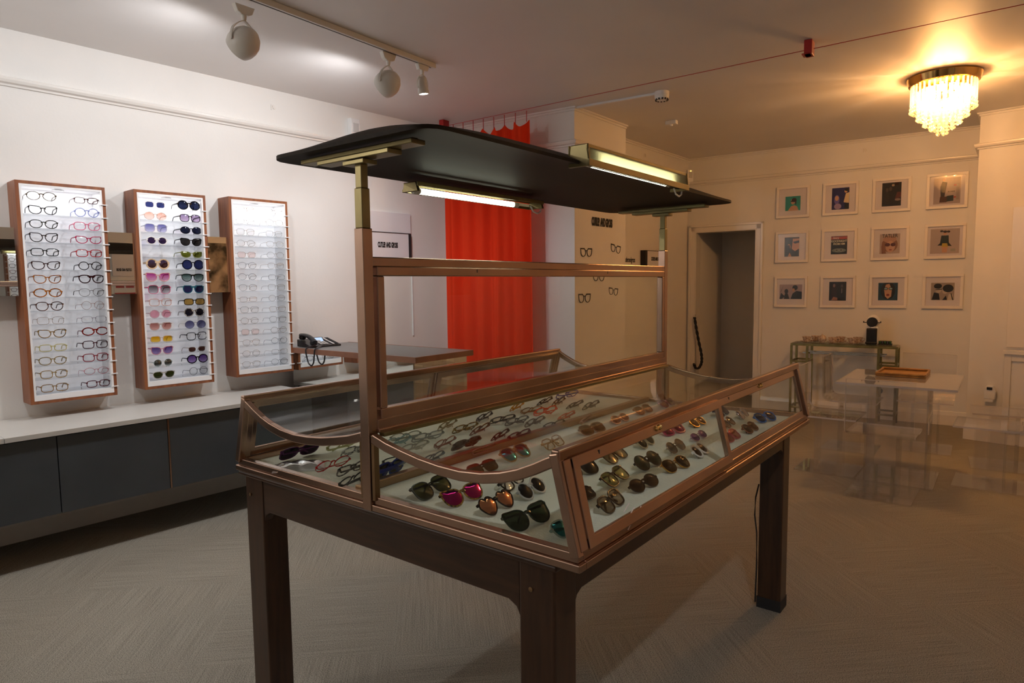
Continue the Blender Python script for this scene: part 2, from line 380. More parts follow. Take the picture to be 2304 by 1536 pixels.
b = MB(); b.box(-.675, .004, .824, .62, .05, .838); b.box(-.675, 1.83, .824, .62, 1.875, .838); b.box(-.675, .05, .824, -.62, 1.83, .838); b.box(.575, .05, .824, .62, 1.83, .838)
b.build('top_moulding', M_wood_y, t, bevel=.004)
for px, pz in ((-.63, .76), (.54, .76)): MB().lathe([(0, -.002), (.006, -.001), (.006, .001), (0, .002)], 10, (0, 0, 0), Matrix.Translation((px, .018, pz)) @ Matrix.Rotation(PI/2, 4, 'X')).build('screw_head', M_brass_d, t)
cable = MB().tube([(LX-.104, LY1-.085, .56), (LX-.115, LY1-.09, .5), (LX-.118, LY1-.09, .42), (LX-.108, LY1-.088, .34), (LX-.106, LY1-.086, .2), (LX-.108, LY1-.09, .02)], .0035, 6)
cable.build('power_cable', M_blackm, t, smooth=True)

# ------------------------------------------------------------ brass display case
WX, CL, Z0 = .683, 1.8673, .84
XI, ZT = .622, 1.09
case = thing('display_case', 'antique brass and glass display case with curved glass lids and dark canopy', 'display case', (0, 0, Z0))
case.location = (0, 0, 0)
def P(bld, name, mat=M_brass, **kw): return bld.build(name, mat, case, **kw)
# base frame: two steps
b = MB()
for (x0, y0, x1, y1) in ((-WX, 0, WX, .03), (-WX, CL-.03, WX, CL), (-WX, .03, -WX+.03, CL-.03), (WX-.03, .03, WX, CL-.03)): b.box(x0, y0, Z0, x1, y1, Z0+.018)
for (x0, y0, x1, y1) in ((-WX+.008, .006, WX-.008, .03), (-WX+.008, CL-.03, WX-.008, CL-.006), (-WX+.008, .03, -WX+.03, CL-.03), (WX-.03, .03, WX-.008, CL-.03)): b.box(x0, y0, Z0+.018, x1, y1, Z0+.04)
P(b, 'base_frame', bevel=.0025)
P(MB().box(-WX+.03, .03, Z0, WX-.03, CL-.03, .864), 'lining', M_cloth)
P(MB().box(-.092, .03, .864, -.062, CL-.03, .888), 'divider', M_brass_d, bevel=.003)
CURV = [(.02, 1.056), (.075, 1.040), (.135, 1.028), (.20, 1.017), (.27, 1.010), (.34, 1.008), (.41, 1.014), (.47, 1.026), (.52, 1.042), (.565, 1.062), (.60, 1.080), (XI, ZT)]
def czs(x):
    x = abs(x)
    for (a, za), (c, zc) in zip(CURV, CURV[1:]):
        if x <= c: return za+(zc-za)*max(0, (x-a))/(c-a)
    return ZT
for sgn in (-1, 1):
    for y in (.010, CL-.010):
        pts = [(sgn*x, y, z-.014) for x, z in CURV]
        P(MB().sweep(pts, [(-.010, -.013), (.010, -.013), (.010, .013), (-.010, .013)], up=(0, 1, 0) if 0 else (0, 0, 1)), 'curved_rail', bevel=.003)
        # end glass
        poly = [(sgn*(WX-.02), y, Z0+.036)]+[(sgn*(XI-.012), y, ZT-.02)]+[(sgn*x, y, z-.018) for x, z in reversed(CURV[:-1])]+[(sgn*.02, y, Z0+.036)]
        P(MB().prism([(p[0], p[1]-.0015, p[2]) for p in poly], (0, .003, 0)), 'end_glass', M_pane)
        P(MB().bar((sgn*(WX-.012), y, Z0+.03), (sgn*(XI-.006), y, ZT), .024, .022, (0, 1, 0)), 'corner_post', bevel=.003)
        P(MB().box(sgn*.03, y-.009, Z0+.03, sgn*.018, y+.009, 1.05), 'inner_stile', M_brass_d, bevel=.001)
    # long top rail
    P(MB().bar((sgn*(XI-.001), 0, ZT-.004), (sgn*(XI-.001), CL, ZT-.004), .022, .026), 'top_rail', bevel=.004)
    P(MB().bar((sgn*.030, .03, 1.050), (sgn*.030, CL-.03, 1.050), .022, .012), 'centre_ledge', M_gold if 0 else M_brass_g, bevel=.002)
    # curved lid glass
    top = [(sgn*x, z-.002) for x, z in CURV]
    b = MB(); n = len(top)
    vs = [(x, y, z) for y in (.018, CL-.018) for x, z in top]+[(x, y, z-.004) for y in (.018, CL-.018) for x, z in top]
    fs = []
    for i in range(n-1): fs += [(i, i+1, n+i+1, n+i), (2*n+i, 3*n+i, 3*n+i+1, 2*n+i+1), (i, 2*n+i, 2*n+i+1, i+1), (n+i, n+i+1, 3*n+i+1, 3*n+i)]
    fs += [(0, n, 3*n, 2*n), (n-1, 3*n-1, 4*n-1, 2*n-1)]
    P(b.add(vs, fs), 'lid_glass', M_glass, smooth=True)
    # sloping side: doors
    def S(y, tt, out=0): 
        p0 = Vector((sgn*(WX-.012), y, Z0+.04)); p1 = Vector((sgn*(XI+.002), y, ZT-.017)); nn = Vector((sgn*.97, 0, .24))
        return p0+(p1-p0)*tt+nn*out
    def frame(y0, y1, out, w, name):
        bb = MB(); up = Vector((sgn*.97, 0, .24))
        bb.bar(S(y0, .055, out), S(y1, .055, out), w, .012, up); bb.bar(S(y0, .94, out), S(y1, .94, out), w, .012, up)
        for y in (y0+w/2, y1-w/2): bb.bar(S(y, .0, out), S(y, .995, out), w, .012, up)
        d = P(bb, name, bevel=.002)
        g = MB(); g.prism([S(y0+.01, .04, out-.001), S(y1-.01, .04, out-.001), S(y1-.01, .96, out-.001), S(y0+.01, .96, out-.001)], Vector((sgn*.97, 0, .24))*.003); g.build('door_glass', M_pane, d)
        ym = (y0+y1)/2-.02; kb = MB(); c = S(ym, .955, out+.006); ax = Vector((0, 1, 0))
        R = Matrix.Translation(c) @ Matrix.Rotation(-PI/2, 4, 'X')
        kb.lathe([(0, -.016), (.007, -.014), (.008, -.010), (.0045, -.006), (.0045, .006), (.008, .010), (.007, .014), (0, .016)], 12, (0, 0, 0), R)
        kb.build('knob', M_gold, d, smooth=True)
        kh = MB().box(-.0015, -.0006, -.006, .0015, .0006, .004, Matrix.Translation(S(y0+.11 if sgn > 0 else y1-.11, .955, out+.0068)) @ Matrix.Rotation(PI/2, 4, 'Z')); kh.build('keyhole', M_blackm, d)
    frame(.040, .915, .010, .026, 'sliding_door'); frame(.915, CL-.035, -.004, .026, 'sliding_door')
    P(MB().bar(S(.026, 0, .0), S(.026, 1, .0), .03, .024, (sgn*.97, 0, .24)), 'side_stile', bevel=.002)
    P(MB().bar(S(CL-.024, 0, .0), S(CL-.024, 1, .0), .026, .024, (sgn*.97, 0, .24)), 'side_stile', bevel=.002)
# scrape marks on the near door rail
b = MB()
for k, (dy, dt, l) in enumerate(((.22, .055, .035), (.245, .07, .04), (.262, .05, .03), (.235, .03, .02), (.2, -.01, .03))):
    p0 = Vector((WX-.012+.012-.003*dt, dy, Z0+.048+dt*.24))
    b.box(-.0004, 0, -.0012, .0006, l, .0012, Matrix.Translation((WX-.0035, dy, Z0+.03+.012*k)) @ Matrix.Rotation(.5, 4, 'X') @ Matrix.Rotation(-.22, 4, 'Y'))
P(b, 'scratch_mark', pmat('bare_scratched_metal', (.75, .65, .6), .5))
# centre posts, telescoping
for yc, nm in ((.0135, 0), (CL-.0135, 1)):
    for (hw, hd, z0, z1, mm) in ((.0175, .0165, Z0+.0, 1.607, M_brass), (.0150, .014, 1.607, 1.712, M_brass_g), (.0125, .0115, 1.712, 1.80, M_brass_g)):
        P(MB().box(-hw-.002, yc-hd, z0, hw-.002, yc+hd, z1), 'post', mm, bevel=.002)
    b = MB()
    for (x0, x1, z0) in ((-.235, .215, 1.798), (-.16, .13, 1.786), (-.05, .035, 1.772)): b.box(x0, yc-.024, z0, x1, yc+.024, z0+.0122)
    b.box(-.225, yc-.01, 1.808, .205, yc+.01, 1.815)
    P(b, 'canopy_bracket', M_brass_g, bevel=.002)
# screen
b = MB()
b.box(-.014, .028, 1.505, .014, CL-.028, 1.532); b.box(-.018, .028, 1.06, .018, CL-.028, 1.09)
b.box(-.024, .028, 1.052, .024, CL-.028, 1.064)
P(b, 'screen_rail', bevel=.003)
b = MB()
b.box(-.009, .040, 1.480, .020, CL-.040, 1.507); b.box(-.009, .040, 1.088, .020, CL-.040, 1.118)
b.box(-.009, .040, 1.118, .020, .064, 1.480); b.box(-.009, CL-.064, 1.118, .020, CL-.040, 1.480)
sf = P(b, 'screen_frame', bevel=.003)
MB().box(.002, .060, 1.112, .006, CL-.060, 1.486).build('screen_glass', M_glass, sf)
for yy in (.45, 1.28): MB().box(.0198, yy-.0015, 1.492, .0206, yy+.0015, 1.502).build('keyhole', M_blackm, sf)
# canopy: shallow dome
CA, CY0, CY1 = .322, -.055, 1.935; CM, CB = (CY0+CY1)/2, (CY1-CY0)/2
def canopy_mesh():
    NX, NY = 28, 60; vs = []; fs = []
    def rc(i, j):   # rounded-rectangle plan mapping
        u = -1+2*i/NX; v = -1+2*j/NY
        x = u*CA; y = v*CB
        r = .06; ex = abs(x)-(CA-r); ey = abs(y)-(CB-r)
        if ex > 0 and ey > 0:
            m = max(ex, ey); l = math.hypot(ex, ey); k = m/l
            x = math.copysign(CA-r+ex*k, x); y = math.copysign(CB-r+ey*k, y)
        return x, y, u, v
    for lay in (0, 1):
        for j in range(NY+1):
            for i in range(NX+1):
                x, y, u, v = rc(i, j)
                e = max(0, (1-abs(u)**1.8))*max(0, (1-abs(v)**7))
                z = 1.824+.09*e if lay == 0 else 1.814+.012*max(0, 1-abs(u)**4)*max(0, 1-abs(v)**12)
                vs.append((x-.005, CM+y, z))
    n = (NX+1)*(NY+1); I = lambda l, i, j: l*n+j*(NX+1)+i
    for j in range(NY):
        for i in range(NX):
            fs.append((I(0, i, j), I(0, i+1, j), I(0, i+1, j+1), I(0, i, j+1))); fs.append((I(1, i, j), I(1, i, j+1), I(1, i+1, j+1), I(1, i+1, j)))
    for i in range(NX): fs.append((I(0, i, 0), I(1, i, 0), I(1, i+1, 0), I(0, i+1, 0))); fs.append((I(0, i, NY), I(0, i+1, NY), I(1, i+1, NY), I(1, i, NY)))
    for j in range(NY): fs.append((I(0, 0, j), I(0, 0, j+1), I(1, 0, j+1), I(1, 0, j))); fs.append((I(0, NX, j), I(1, NX, j), I(1, NX, j+1), I(0, NX, j+1)))
    return MB().add(vs, fs)
P(canopy_mesh(), 'canopy', M_canopy, smooth=True)
# strip lamps on the canopy edges
M_tube = emat('fluorescent_tube', TUBE, 14)
def lampbox(sgn, y0, y1, ty0, ty1, xo, ztop, zbot, tz=.005):
    b = MB(); x1 = xo; x0 = xo-sgn*.075
    def ring(z, g): return [(x0+sgn*g, y0+g), (x0+sgn*g, y1-g), (x1-sgn*g, y1-g), (x1-sgn*g, y0+g)]
    # hollow brass shell: ends, added inner lip, outer frame
    b.prism([(x0, y0, zbot), (x1, y0, zbot), (x1-sgn*.010, y0, ztop), (x0+sgn*.010, y0, ztop)], (0, .012, 0))
    b.prism([(x0, y1-.012, zbot), (x1, y1-.012, zbot), (x1-sgn*.010, y1-.012, ztop), (x0+sgn*.010, y1-.012, ztop)], (0, .012, 0))
    b.box(min(x0+sgn*.01, x1-sgn*.01), y0, ztop-.004, max(x0+sgn*.01, x1-sgn*.01), y1, ztop)
    hh = ztop-zbot; b.bar((x1-sgn*.0095, y0, ztop-hh*.12), (x1-sgn*.0095, y1, ztop-hh*.12), .006, hh*.24); b.bar((x1-sgn*.002, y0, zbot+hh*.16), (x1-sgn*.002, y1, zbot+hh*.16), .006, hh*.32)
    b.bar((x1-sgn*.006, y0+.006, zbot), (x1-sgn*.012, y0+.006, ztop), .006, .014, (1, 0, 0)); b.bar((x1-sgn*.006, y1-.006, zbot), (x1-sgn*.012, y1-.006, ztop), .006, .014, (1, 0, 0))
    zs = zbot+.017; b.box(min(x0, x0+sgn*.004), y0, zs, max(x0, x0+sgn*.004), y1, ztop)  # short inner skirt added to keep tube light off the canopy underside
    l = b.build('strip_lamp', M_brass_g, case, bevel=.0015)
    MB().bar((x1-sgn*.006, y0+.012, (ztop+zbot)/2), (x1-sgn*.006, y1-.012, (ztop+zbot)/2), .002, ztop-zbot-.02, (0, 0, 1)).build('diffuser', M_diff, l)
    xt = x0+sgn*.034
    MB().tube([(xt, ty0, zbot+tz), (xt, ty1, zbot+tz)], .010, 12).build('tube', M_tube, l, smooth=True)
    for (a, c) in ((ty0-.03, ty0), (ty1, ty1+.03)): MB().tube([(xt, a, zbot+tz), (xt, c, zbot+tz)], .0108, 12).build('tube_cap', M_lampw, l, smooth=True)
    MB().tube([(xt, y1-.05, zbot+.01), (xt, y1-.03, zbot-.012), (xt, y1-.0, zbot-.018), (xt, y1+.022, zbot-.008), (xt, y1+.028, zbot+.012)], .0032, 8).build('lead', M_white, l, smooth=True)
M_diff = tmat('frosted_diffuser', (.30, .32, .28), .5, .3, (.85, .78, .58), .80)
def translucent(m):
    nt = m.node_tree
    for n in list(nt.nodes):
        if n.type == 'BSDF_DIFFUSE':
            t2 = nd(nt, 'ShaderNodeBsdfTranslucent'); t2.inputs[0].default_value = n.inputs[0].default_value
            for l in list(n.outputs[0].links): nt.links.new(t2.outputs[0], l.to_socket)
translucent(M_diff)
lampbox(1, .585, 1.325, .66, 1.20, .352, 1.872, 1.806, .018)
lampbox(-1, .435, 1.17, .475, 1.0, -.300, 1.802, 1.770)

# ------------------------------------------------------------ eyewear
def col(h): 
    return tuple((int(h[i:i+2], 16)/255)**2.2 for i in (0, 2, 4))
FR = {}
def frame_mat(c):
    """c: 'hex' plain acetate, 'hex/hex' mottled, '~hex' crystal, '*hex' metal"""
    if c in FR: return FR[c]
    nm = 'eyewear_'+c.replace('~', 'crystal_').replace('*', 'metal_').replace('/', '_')
    if c[0] == '~': k = col(c[1:]); m = tmat(nm, tuple(.35+.6*x for x in k), 1.3, .06, k, .35)
    elif c[0] == '*': m = pmat(nm, col(c[1:]), .25, .9)
    elif '/' in c: a, d = c.split('/'); m = pmat(nm, col(a), .15, col2=col(d), scale=110, spec=.35)
    else: m = pmat(nm, col(c), .15, spec=.35)
    FR[c] = m; return m
def lens_mat(c):
    k0 = 'L'+c
    if k0 in FR: return FR[k0]
    nm = 'lens_'+c.replace('!', 'mirrored_').replace('>', '_fading_')
    if c == '': m = tmat('lens_clear', (.97, .97, .97), .8, .01)
    elif c[0] == '!': m = pmat(nm, col(c[1:]), .06, .95)
    elif '>' in c: a, d = c.split('>'); m = tmat(nm, tuple(x**.5 for x in col(a)), .6, .02, grad=tuple(x**.5 for x in col(d)))   # two faces per lens
    else: m = tmat(nm, tuple(x**.5 for x in col(c)), .6, .02)
    FR[k0] = m; return m
def outline(shape, a, b, n=28):
    pts = []
    for i in range(n):
        th = 2*PI*i/n; c, s = math.cos(th), math.sin(th)
        e = {'round': 2, 'oval': 2, 'panto': 2.3, 'rect': 3.6, 'square': 3.2, 'cat': 2.3, 'aviator': 2.3, 'flat': 2.6, 'hex': 2.6, 'butterfly': 2.5, 'heart': 2, 'browline': 2.5}.get(shape, 2.2)
        x = a*math.copysign(abs(c)**(2/e), c); z = b*math.copysign(abs(s)**(2/e), s); u = x/a; v = z/b
        if shape == 'panto': x *= 1+.10*v
        elif shape == 'cat': z += .80*b*max(0, u)**2.5*(.35+.65*max(v, -.3)); x += .18*a*max(0, u)*max(0, v); x *= 1+.10*v
        elif shape == 'butterfly': z += .18*b*max(0, u)**2*(v > 0)-.10*b*max(0, u)*(v < 0); x *= 1+.06*v
        elif shape == 'aviator': x *= 1+.16*v; z -= .14*b*max(0, u)*(v < 0)*abs(v)
        elif shape == 'flat': z = (z if z < 0 else z*.62)+.16*b*(v > 0)*v; x *= 1+.16*v
        elif shape == 'browline': z = min(z, b*.8)/.9; x *= 1+.10*v
        elif shape == 'square': x *= 1+.05*v
        elif shape == 'hex': z = max(-b*.9, min(b*.9, z)); x *= 1+.03*v
        elif shape == 'heart':
            x = a*1.05*(math.sin(th+PI/2)**1 if 0 else c*(1.0-.12*s)); z = b*(s*.92-.0) ; 
            if s > 0: z = b*(.62*s+.42*abs(c)**.7*s+.0)-.10*b*math.exp(-(c/.22)**2)
            else: z = -b*1.05*abs(s)**1.3; x *= (1-.25*abs(s))
        pts.append((x, z))
    return pts
def eyewear(shape, fc, lc, a=.0245, b=.018, rim=.0042, dep=.0045, bridge=.017, th=.0072, folded=False, tl=.118, cant=.0, flat_bridge=False, tfc=None):
    """returns a list of (part name, MB, material, smooth). lens front faces -y, stands on z=0"""
    parts = []; fr = MB(); O = outline(shape, a, b); n = len(O)
    zc = -min(p[1] for p in O)+rim; hw = a+bridge/2
    zt_ = max(p[1] for p in O)
    for sg in (-1, 1):
        cx = sg*hw
        sec = 6; vs = []
        for i in range(n):
            x, z = O[i]; xp, zp = O[i-1]; xn, zn = O[(i+1) % n]
            tx, tz = xn-xp, zn-zp; l = math.hypot(tx, tz) or 1; nx, nz = tz/l, -tx/l
            wrap = .10*(x+hw)**2*3
            for k in range(sec):
                an = 2*PI*k/sec; rr = rim/2*(1+math.cos(an)); dd = dep/2*math.sin(an)
                vs.append((cx+sg*(x+nx*rr), dd+wrap, zc+z+nz*rr))
        fr.add(vs, [(i*sec+k, ((i+1) % n)*sec+k, ((i+1) % n)*sec+(k+1) % sec, i*sec+(k+1) % sec) for i in range(n) for k in range(sec)])
        # lens
        lm = MB(); vs = []; 
        wr = lambda x: .10*(x+hw)**2*3
        for off, bul in ((-.0008, -.0036), (.0008, -.0022)):
            vs += [(cx+sg*x*1.0, off+wr(x), zc+z) for x, z in O]+[(cx+sg*x*.6, off+wr(x*.6)+bul*.7, zc+z*.6) for x, z in O]+[(cx, off+wr(0)+bul, zc)]
        m2 = 2*n+1; fs = []
        for l0 in (0, m2):
            for i in range(n):
                j = (i+1) % n; fs.append((l0+i, l0+j, l0+n+j, l0+n+i)); fs.append((l0+n+i, l0+n+j, l0+2*n))
        for i in range(n): j = (i+1) % n; fs.append((i, j, m2+j, m2+i))
        parts.append(('lens', lm.add(vs, fs), lens_mat(lc), True))
    # bridge
    zb = zc+zt_*.45; bw = bridge/2+rim*.8; r2 = max(rim*.55, .0009)
    if flat_bridge or shape in ('flat', 'browline'):
        fr.sweep([(-bw-.006, 0, zc+zt_*.82), (0, -.001, zc+zt_*.80), (bw+.006, 0, zc+zt_*.82)], [(-dep/2, -r2*1.2), (dep/2, -r2*1.2), (dep/2, r2*.9), (-dep/2, r2*.9)])
        if shape == 'browline':
            pass
    fr.sweep([(-bw, .0005, zb-.002), (-bw*.5, -.001, zb+.0012), (0, -.0015, zb+.002), (bw*.5, -.001, zb+.0012), (bw, .0005, zb-.002)],
             [(-dep/2, -r2), (dep/2, -r2), (dep/2, r2), (-dep/2, r2)])
    # end pieces + temples
    xe = hw+a+rim*.7; ze = zc+zt_*(.75 if shape in ('cat', 'flat', 'butterfly', 'browline') else .5 if shape not in ('round', 'oval') else .25); we = .10*(a+hw)**2*3
    t2 = max(th/2, .0008); q = .0016 if th > .003 else .0008
    for sg in (-1, 1):
        fr.box(min(sg*(xe-rim), sg*(xe+.003)), we-dep/2, ze-t2*.9, max(sg*(xe-rim), sg*(xe+.003)), we+.006, ze+t2*.9)
        tm = MB(); x = sg*(xe+.0018)
        if not folded:
            pts = [(x, we+.004, ze), (x*1.0, we+tl*.4, ze-.0005), (x*.985, we+tl*.74, ze-.002), (x*.97, we+tl*.86, ze-.007), (x*.95, we+tl*.99, ze-.0235)]
            hs = [t2, t2*.85, t2*.75, t2*.7, t2*.75]
        else:
            o = .007 if sg < 0 else .011; dz = -.001 if sg < 0 else .0; L2 = min(tl*.9, 2*xe-.004)
            pts = [(x, we+.003, ze), (x-sg*.004, we+o, ze), (x-sg*L2*.45, o+.003, ze+dz), (x-sg*L2*.78, o+.002, ze-.003), (x-sg*L2, o+.001, ze-.020)]
            hs = [t2, t2, t2*.85, t2*.8, t2*.8]
        vs = []
        for i, (p, hh) in enumerate(zip(pts, hs)):
            p = Vector(p); d = (Vector(pts[min(i+1, 4)])-Vector(pts[max(i-1, 0)])).normalized(); aa = d.cross(Vector((0, 0, 1))); aa.normalize(); bb = aa.cross(d)
            vs += [p+aa*q*c+bb*hh*s for c, s in ((-1, -.7), (0, -1), (1, -.7), (1, .7), (0, 1), (-1, .7))]
        fs = [(i*6+k, (i+1)*6+k, (i+1)*6+(k+1) % 6, i*6+(k+1) % 6) for i in range(4) for k in range(6)]+[tuple(range(6)), tuple(24+k for k in reversed(range(6)))]
        parts.append(('temple', tm.add(vs, fs), frame_mat(tfc or fc), True))
    parts.insert(0, ('frame', fr, frame_mat(fc), True))
    return parts, zc+zt_+rim, zc
def place_eyewear(spec, label, cat, loc, rot, group):
    parts, hgt, zc = eyewear(**spec)
    t = thing('sunglasses' if cat == 'sunglasses' else 'eyeglasses', label, cat, loc, rot, group)
    for nm, mb, mt, sm in parts: mb.build(nm, mt, t, smooth=sm)
    return t
ORD = ['top', 'second', 'third', 'fourth', 'fifth', 'sixth', 'seventh', 'eighth', 'ninth', 'tenth', 'eleventh', 'twelfth', 'thirteenth', 'fourteenth', 'bottom']

# ------------------------------------------------------------ wall display boxes
def wall_box(s0, s1, z0, z1, lab, loc, rz):
    D = .158
    t = thing('wall_display_case', lab, 'display case', loc, (0, 0, rz), 'wooden wall display cases')
    b = MB(); w = .018
    b.box(.002, s0, z0, D, s0+w, z1); b.box(.002, s1-w, z0, D, s1, z1); b.box(.002, s0+w, z1-w, D, s1-w, z1); b.box(.002, s0+w, z0, D, s1-w, z0+w)
    b.build('wooden_surround', M_boxwood, t, bevel=.001)
    i0, i1, k0, k1 = s0+w, s1-w, z0+w, z1-w
    b = MB(); v = .010
    b.box(.012, i0, k0, D+.002, i0+v, k1); b.box(.012, i1-v, k0, D+.002, i1, k1); b.box(.012, i0+v, k1-v, D+.002, i1-v, k1); b.box(.012, i0+v, k0, D+.002, i1-v, k0+v*3)
    b.build('white_liner', M_whitebox, t)
    MB().box(.004, i0, k0, .012, i1, k1).build('back_panel', M_back, t)
    sp = .0777; zt = z1-.102
    for k in range(15):
        z = zt-k*sp
        sh = MB().box(.014, i0+v+.001, z-.0035, D-.008, i1-v-.001, z).build('shelf', M_shelf, t)
        MB().box(D-.010, i1-.012, z-.005, D+.008, i1+.024, z+.0005).build('shelf_peg', M_white, sh)
    MB().lathe([(0, 0), (.03, 0), (.03, -.006), (0, -.006)], 20, (.085, (s0+s1)/2, k1-v)).build('downlight', M_chrome, t, smooth=True)
    return t, zt, sp, D
M_back = pmat('opal_light_panel', (.86, .86, .88), .4, emit=(.95, .95, 1.0), es=.16)
S = lambda sh, fc, lc='', **k: dict(shape=sh, fc=fc, lc=lc, **k)
TOR = '6a3a18/1c0e08'; AMB = 'b86a14/5a2808'; DK = '241208/0c0604'
B1L = [('dark tortoise oval', S('oval', '4a3a20/15100a', b=.019, a=.026)), ('black cat-eye', S('cat', '0a0a0a')), ('dark olive rounded', S('panto', '2c2a1c/0e0e08')), ('dark brown tortoise', S('cat', DK, b=.02)), ('glossy black rectangular', S('rect', '0c0a0a', b=.016)), ('dark red-brown cat-eye', S('cat', '3a120a/140604')), ('amber tortoise', S('cat', AMB)), ('thick amber tortoise oval', S('oval', AMB, rim=.0055, b=.018)), ('brown tortoise round', S('panto', '5a2c12/140804', b=.02)), ('thin beige horn', S('rect', 'a08468/6a5038', rim=.0018, th=.003)), ('spotted tortoise cat-eye', S('cat', 'a8803c/14100a')), ('pale yellow crystal', S('rect', '~e4d890', b=.015)), ('olive horn rounded', S('panto', '9a8454/6a5830')), ('thick beige horn square', S('square', 'a88c5c/7a6238')), ('light brown horn rectangular', S('rect', '9c7c50/6c5030', b=.017))]
B1R = [('narrow dark red', S('rect', '3c0c10', b=.013, a=.022)), ('pale lilac-blue round', S('round', '~9aa6dc', a=.022, b=.020)), ('pink square', S('square', 'd8708c')), ('magenta cat-eye', S('cat', 'a81c48', b=.016)), ('bright red rectangular', S('rect', 'a01420', b=.016)), ('dark burgundy round', S('round', '1c0c10', a=.021, b=.019)), ('chunky burgundy flat-top', S('flat', '2c0810', a=.0235, b=.020, rim=.0055, th=.009)), ('thin grey-brown rounded', S('panto', '4a3c34', rim=.002, th=.004, b=.02)), ('thin taupe round', S('round', '8a6454', rim=.0018, th=.003, a=.022, b=.021)), ('thin purple half-rim', S('rect', '4a2030', rim=.0014, th=.003, b=.016)), ('red tortoise oval', S('oval', '8c1c10/3c0806', b=.017, rim=.006)), ('plum tortoise', S('rect', '4c1820/200a0c', b=.018)), ('crimson rectangular', S('rect', '7c1020', b=.018)), ('thin red oval', S('oval', 'a02030', rim=.002, th=.003, b=.017)), ('narrow burgundy', S('rect', '4c0c18', b=.015, a=.022))]
def SG(sh, fc, lc, **k): return S(sh, fc, lc, **k)
B2L = [('small dark blue lens', SG('rect', '~dcc8b8', '2a3058', b=.015, a=.021, rim=.0015, th=.003)), ('peach lens crystal', SG('oval', '~f0dcd0', 'd89c88>f0d8d0', b=.019)), ('lilac lens crystal', SG('square', '~dcdce8', '6a68a8>d0d0ec', b=.021)), ('white oval dark lens', SG('oval', 'ece8e4', '3c2c4c', b=.018, a=.022, rim=.006)), None, ('cream oversized round', SG('round', 'd8b894', '5a4c6c>4a2c20', a=.024, b=.023, rim=.008, th=.014)), ('pink cat-eye magenta lens', SG('cat', 'd09c98', 'c03c90>f4c0d8', b=.021, a=.027, rim=.005)), ('pink square grey lens', SG('square', 'd0587c', '5a5458>d0c8cc', b=.023, a=.026, rim=.003)), ('pale pink rectangular', SG('rect', '~ecc4b8', '', b=.018)), ('rose lens round', SG('round', '~e8d0d4', 'e8a4b4', b=.021, a=.024)), ('brown-rose lens cat-eye', SG('browline', '~e8d8d0', 'b06c64>e4b0a4', b=.019)), ('yellow lens crystal', SG('rect', '~e8e0d8', 'e0a010>f8d060', b=.016)), ('pink cat-eye purple lens', SG('cat', '~f0a8bc', '5c4888>a890c0', b=.019)), ('round mirrored grey lens', SG('round', '~dce4e4', '!7c8488', b=.019, a=.020, rim=.003)), ('dark green lens crystal', SG('flat', '~e0dcd4', '343818', b=.020))]
B2R = [('black oval dark blue lens', SG('oval', '0a0a0e', '20263c', b=.022, a=.026, rim=.006, th=.010)), ('black square lilac lens', SG('square', '0e0a10', '8c789c>c8b0cc', b=.019)), ('black pointed oval', SG('oval', '0a0a0e', '20263c', b=.018, a=.026)), ('black cat-eye grey lens', SG('cat', '0a0a0a', '343230', b=.019)), ('olive green cat-eye', SG('cat', '~a8a868', '6c7028', b=.015, a=.026)), ('large round blue lens', SG('round', '0a0a12', '343c6c', b=.025, a=.025, rim=.005)), ('black flat-top green lens', SG('flat', '0a0a0c', '3c5450>b8c8c0', b=.022, a=.026)), ('teal half-rim blue lens', SG('browline', '28606c', '34345c', b=.020)), ('black rectangular amber lens', SG('rect', '140c0a', 'b8904c', b=.016)), ('black and white spotted round', SG('round', 'c0b8b0/0c0a0a', '24222c', b=.021, a=.023, rim=.006)), ('thin metal blue-grey lens', SG('round', '*8a8a90', '50507c>a0a0c0', b=.023, a=.026, rim=.0015, th=.002)), ('black square clear lens', SG('square', '0a0a0a', '', b=.020)), ('rimless brown trapezoid', SG('butterfly', '~d8d0c8', '54342c', b=.014, a=.020, rim=.001)), ('black oval purple lens', SG('oval', '0e0a12', '5c3c84>a88cc0', b=.021, a=.024, rim=.006)), ('thin black round', SG('round', '101014', '', b=.022, a=.022, rim=.002, th=.003))]
MC = ['*9a8068', '*a89c90', '*b0a494', '*7a7068', '*c0b4a8', '*5a5450', '*b8a08c', '*a8a8a8', '*c8b4a0', '*8c8480']
SH3 = ['aviator', 'panto', 'oval', 'rect', 'round', 'hex', 'square']
NM3 = dict(aviator='aviator-shaped', panto='rounded', oval='oval', rect='rectangular', round='round', hex='angular', square='square')
B3L = []; B3R = []
for k in range(15):
    for lst, o in ((B3L, 0), (B3R, 3)):
        sh = SH3[(k*3+o*2) % 7]; c = MC[(k*7+o) % 10]
        if k == 6 and o == 0: sh, c = 'round', '*4a4440'
        if k == 12 and o == 3: sh, c = 'round', '*202024'
        if k == 14 and o == 3: sh, c = 'round', '*34302c'
        lst.append(('fine metal '+NM3[sh], S(sh, c, 'f6e4e0' if k in (0, 4, 11) and o == 0 else '', b=.019 if sh != 'rect' else .015, rim=.0016, dep=.0022, th=.0022)))
boxes = [(.094, .536, .806, 2.054, 'leftmost'), (.694, 1.134, .815, 2.062, 'middle'), (1.292, 1.732, .826, 2.072, 'rightmost')]
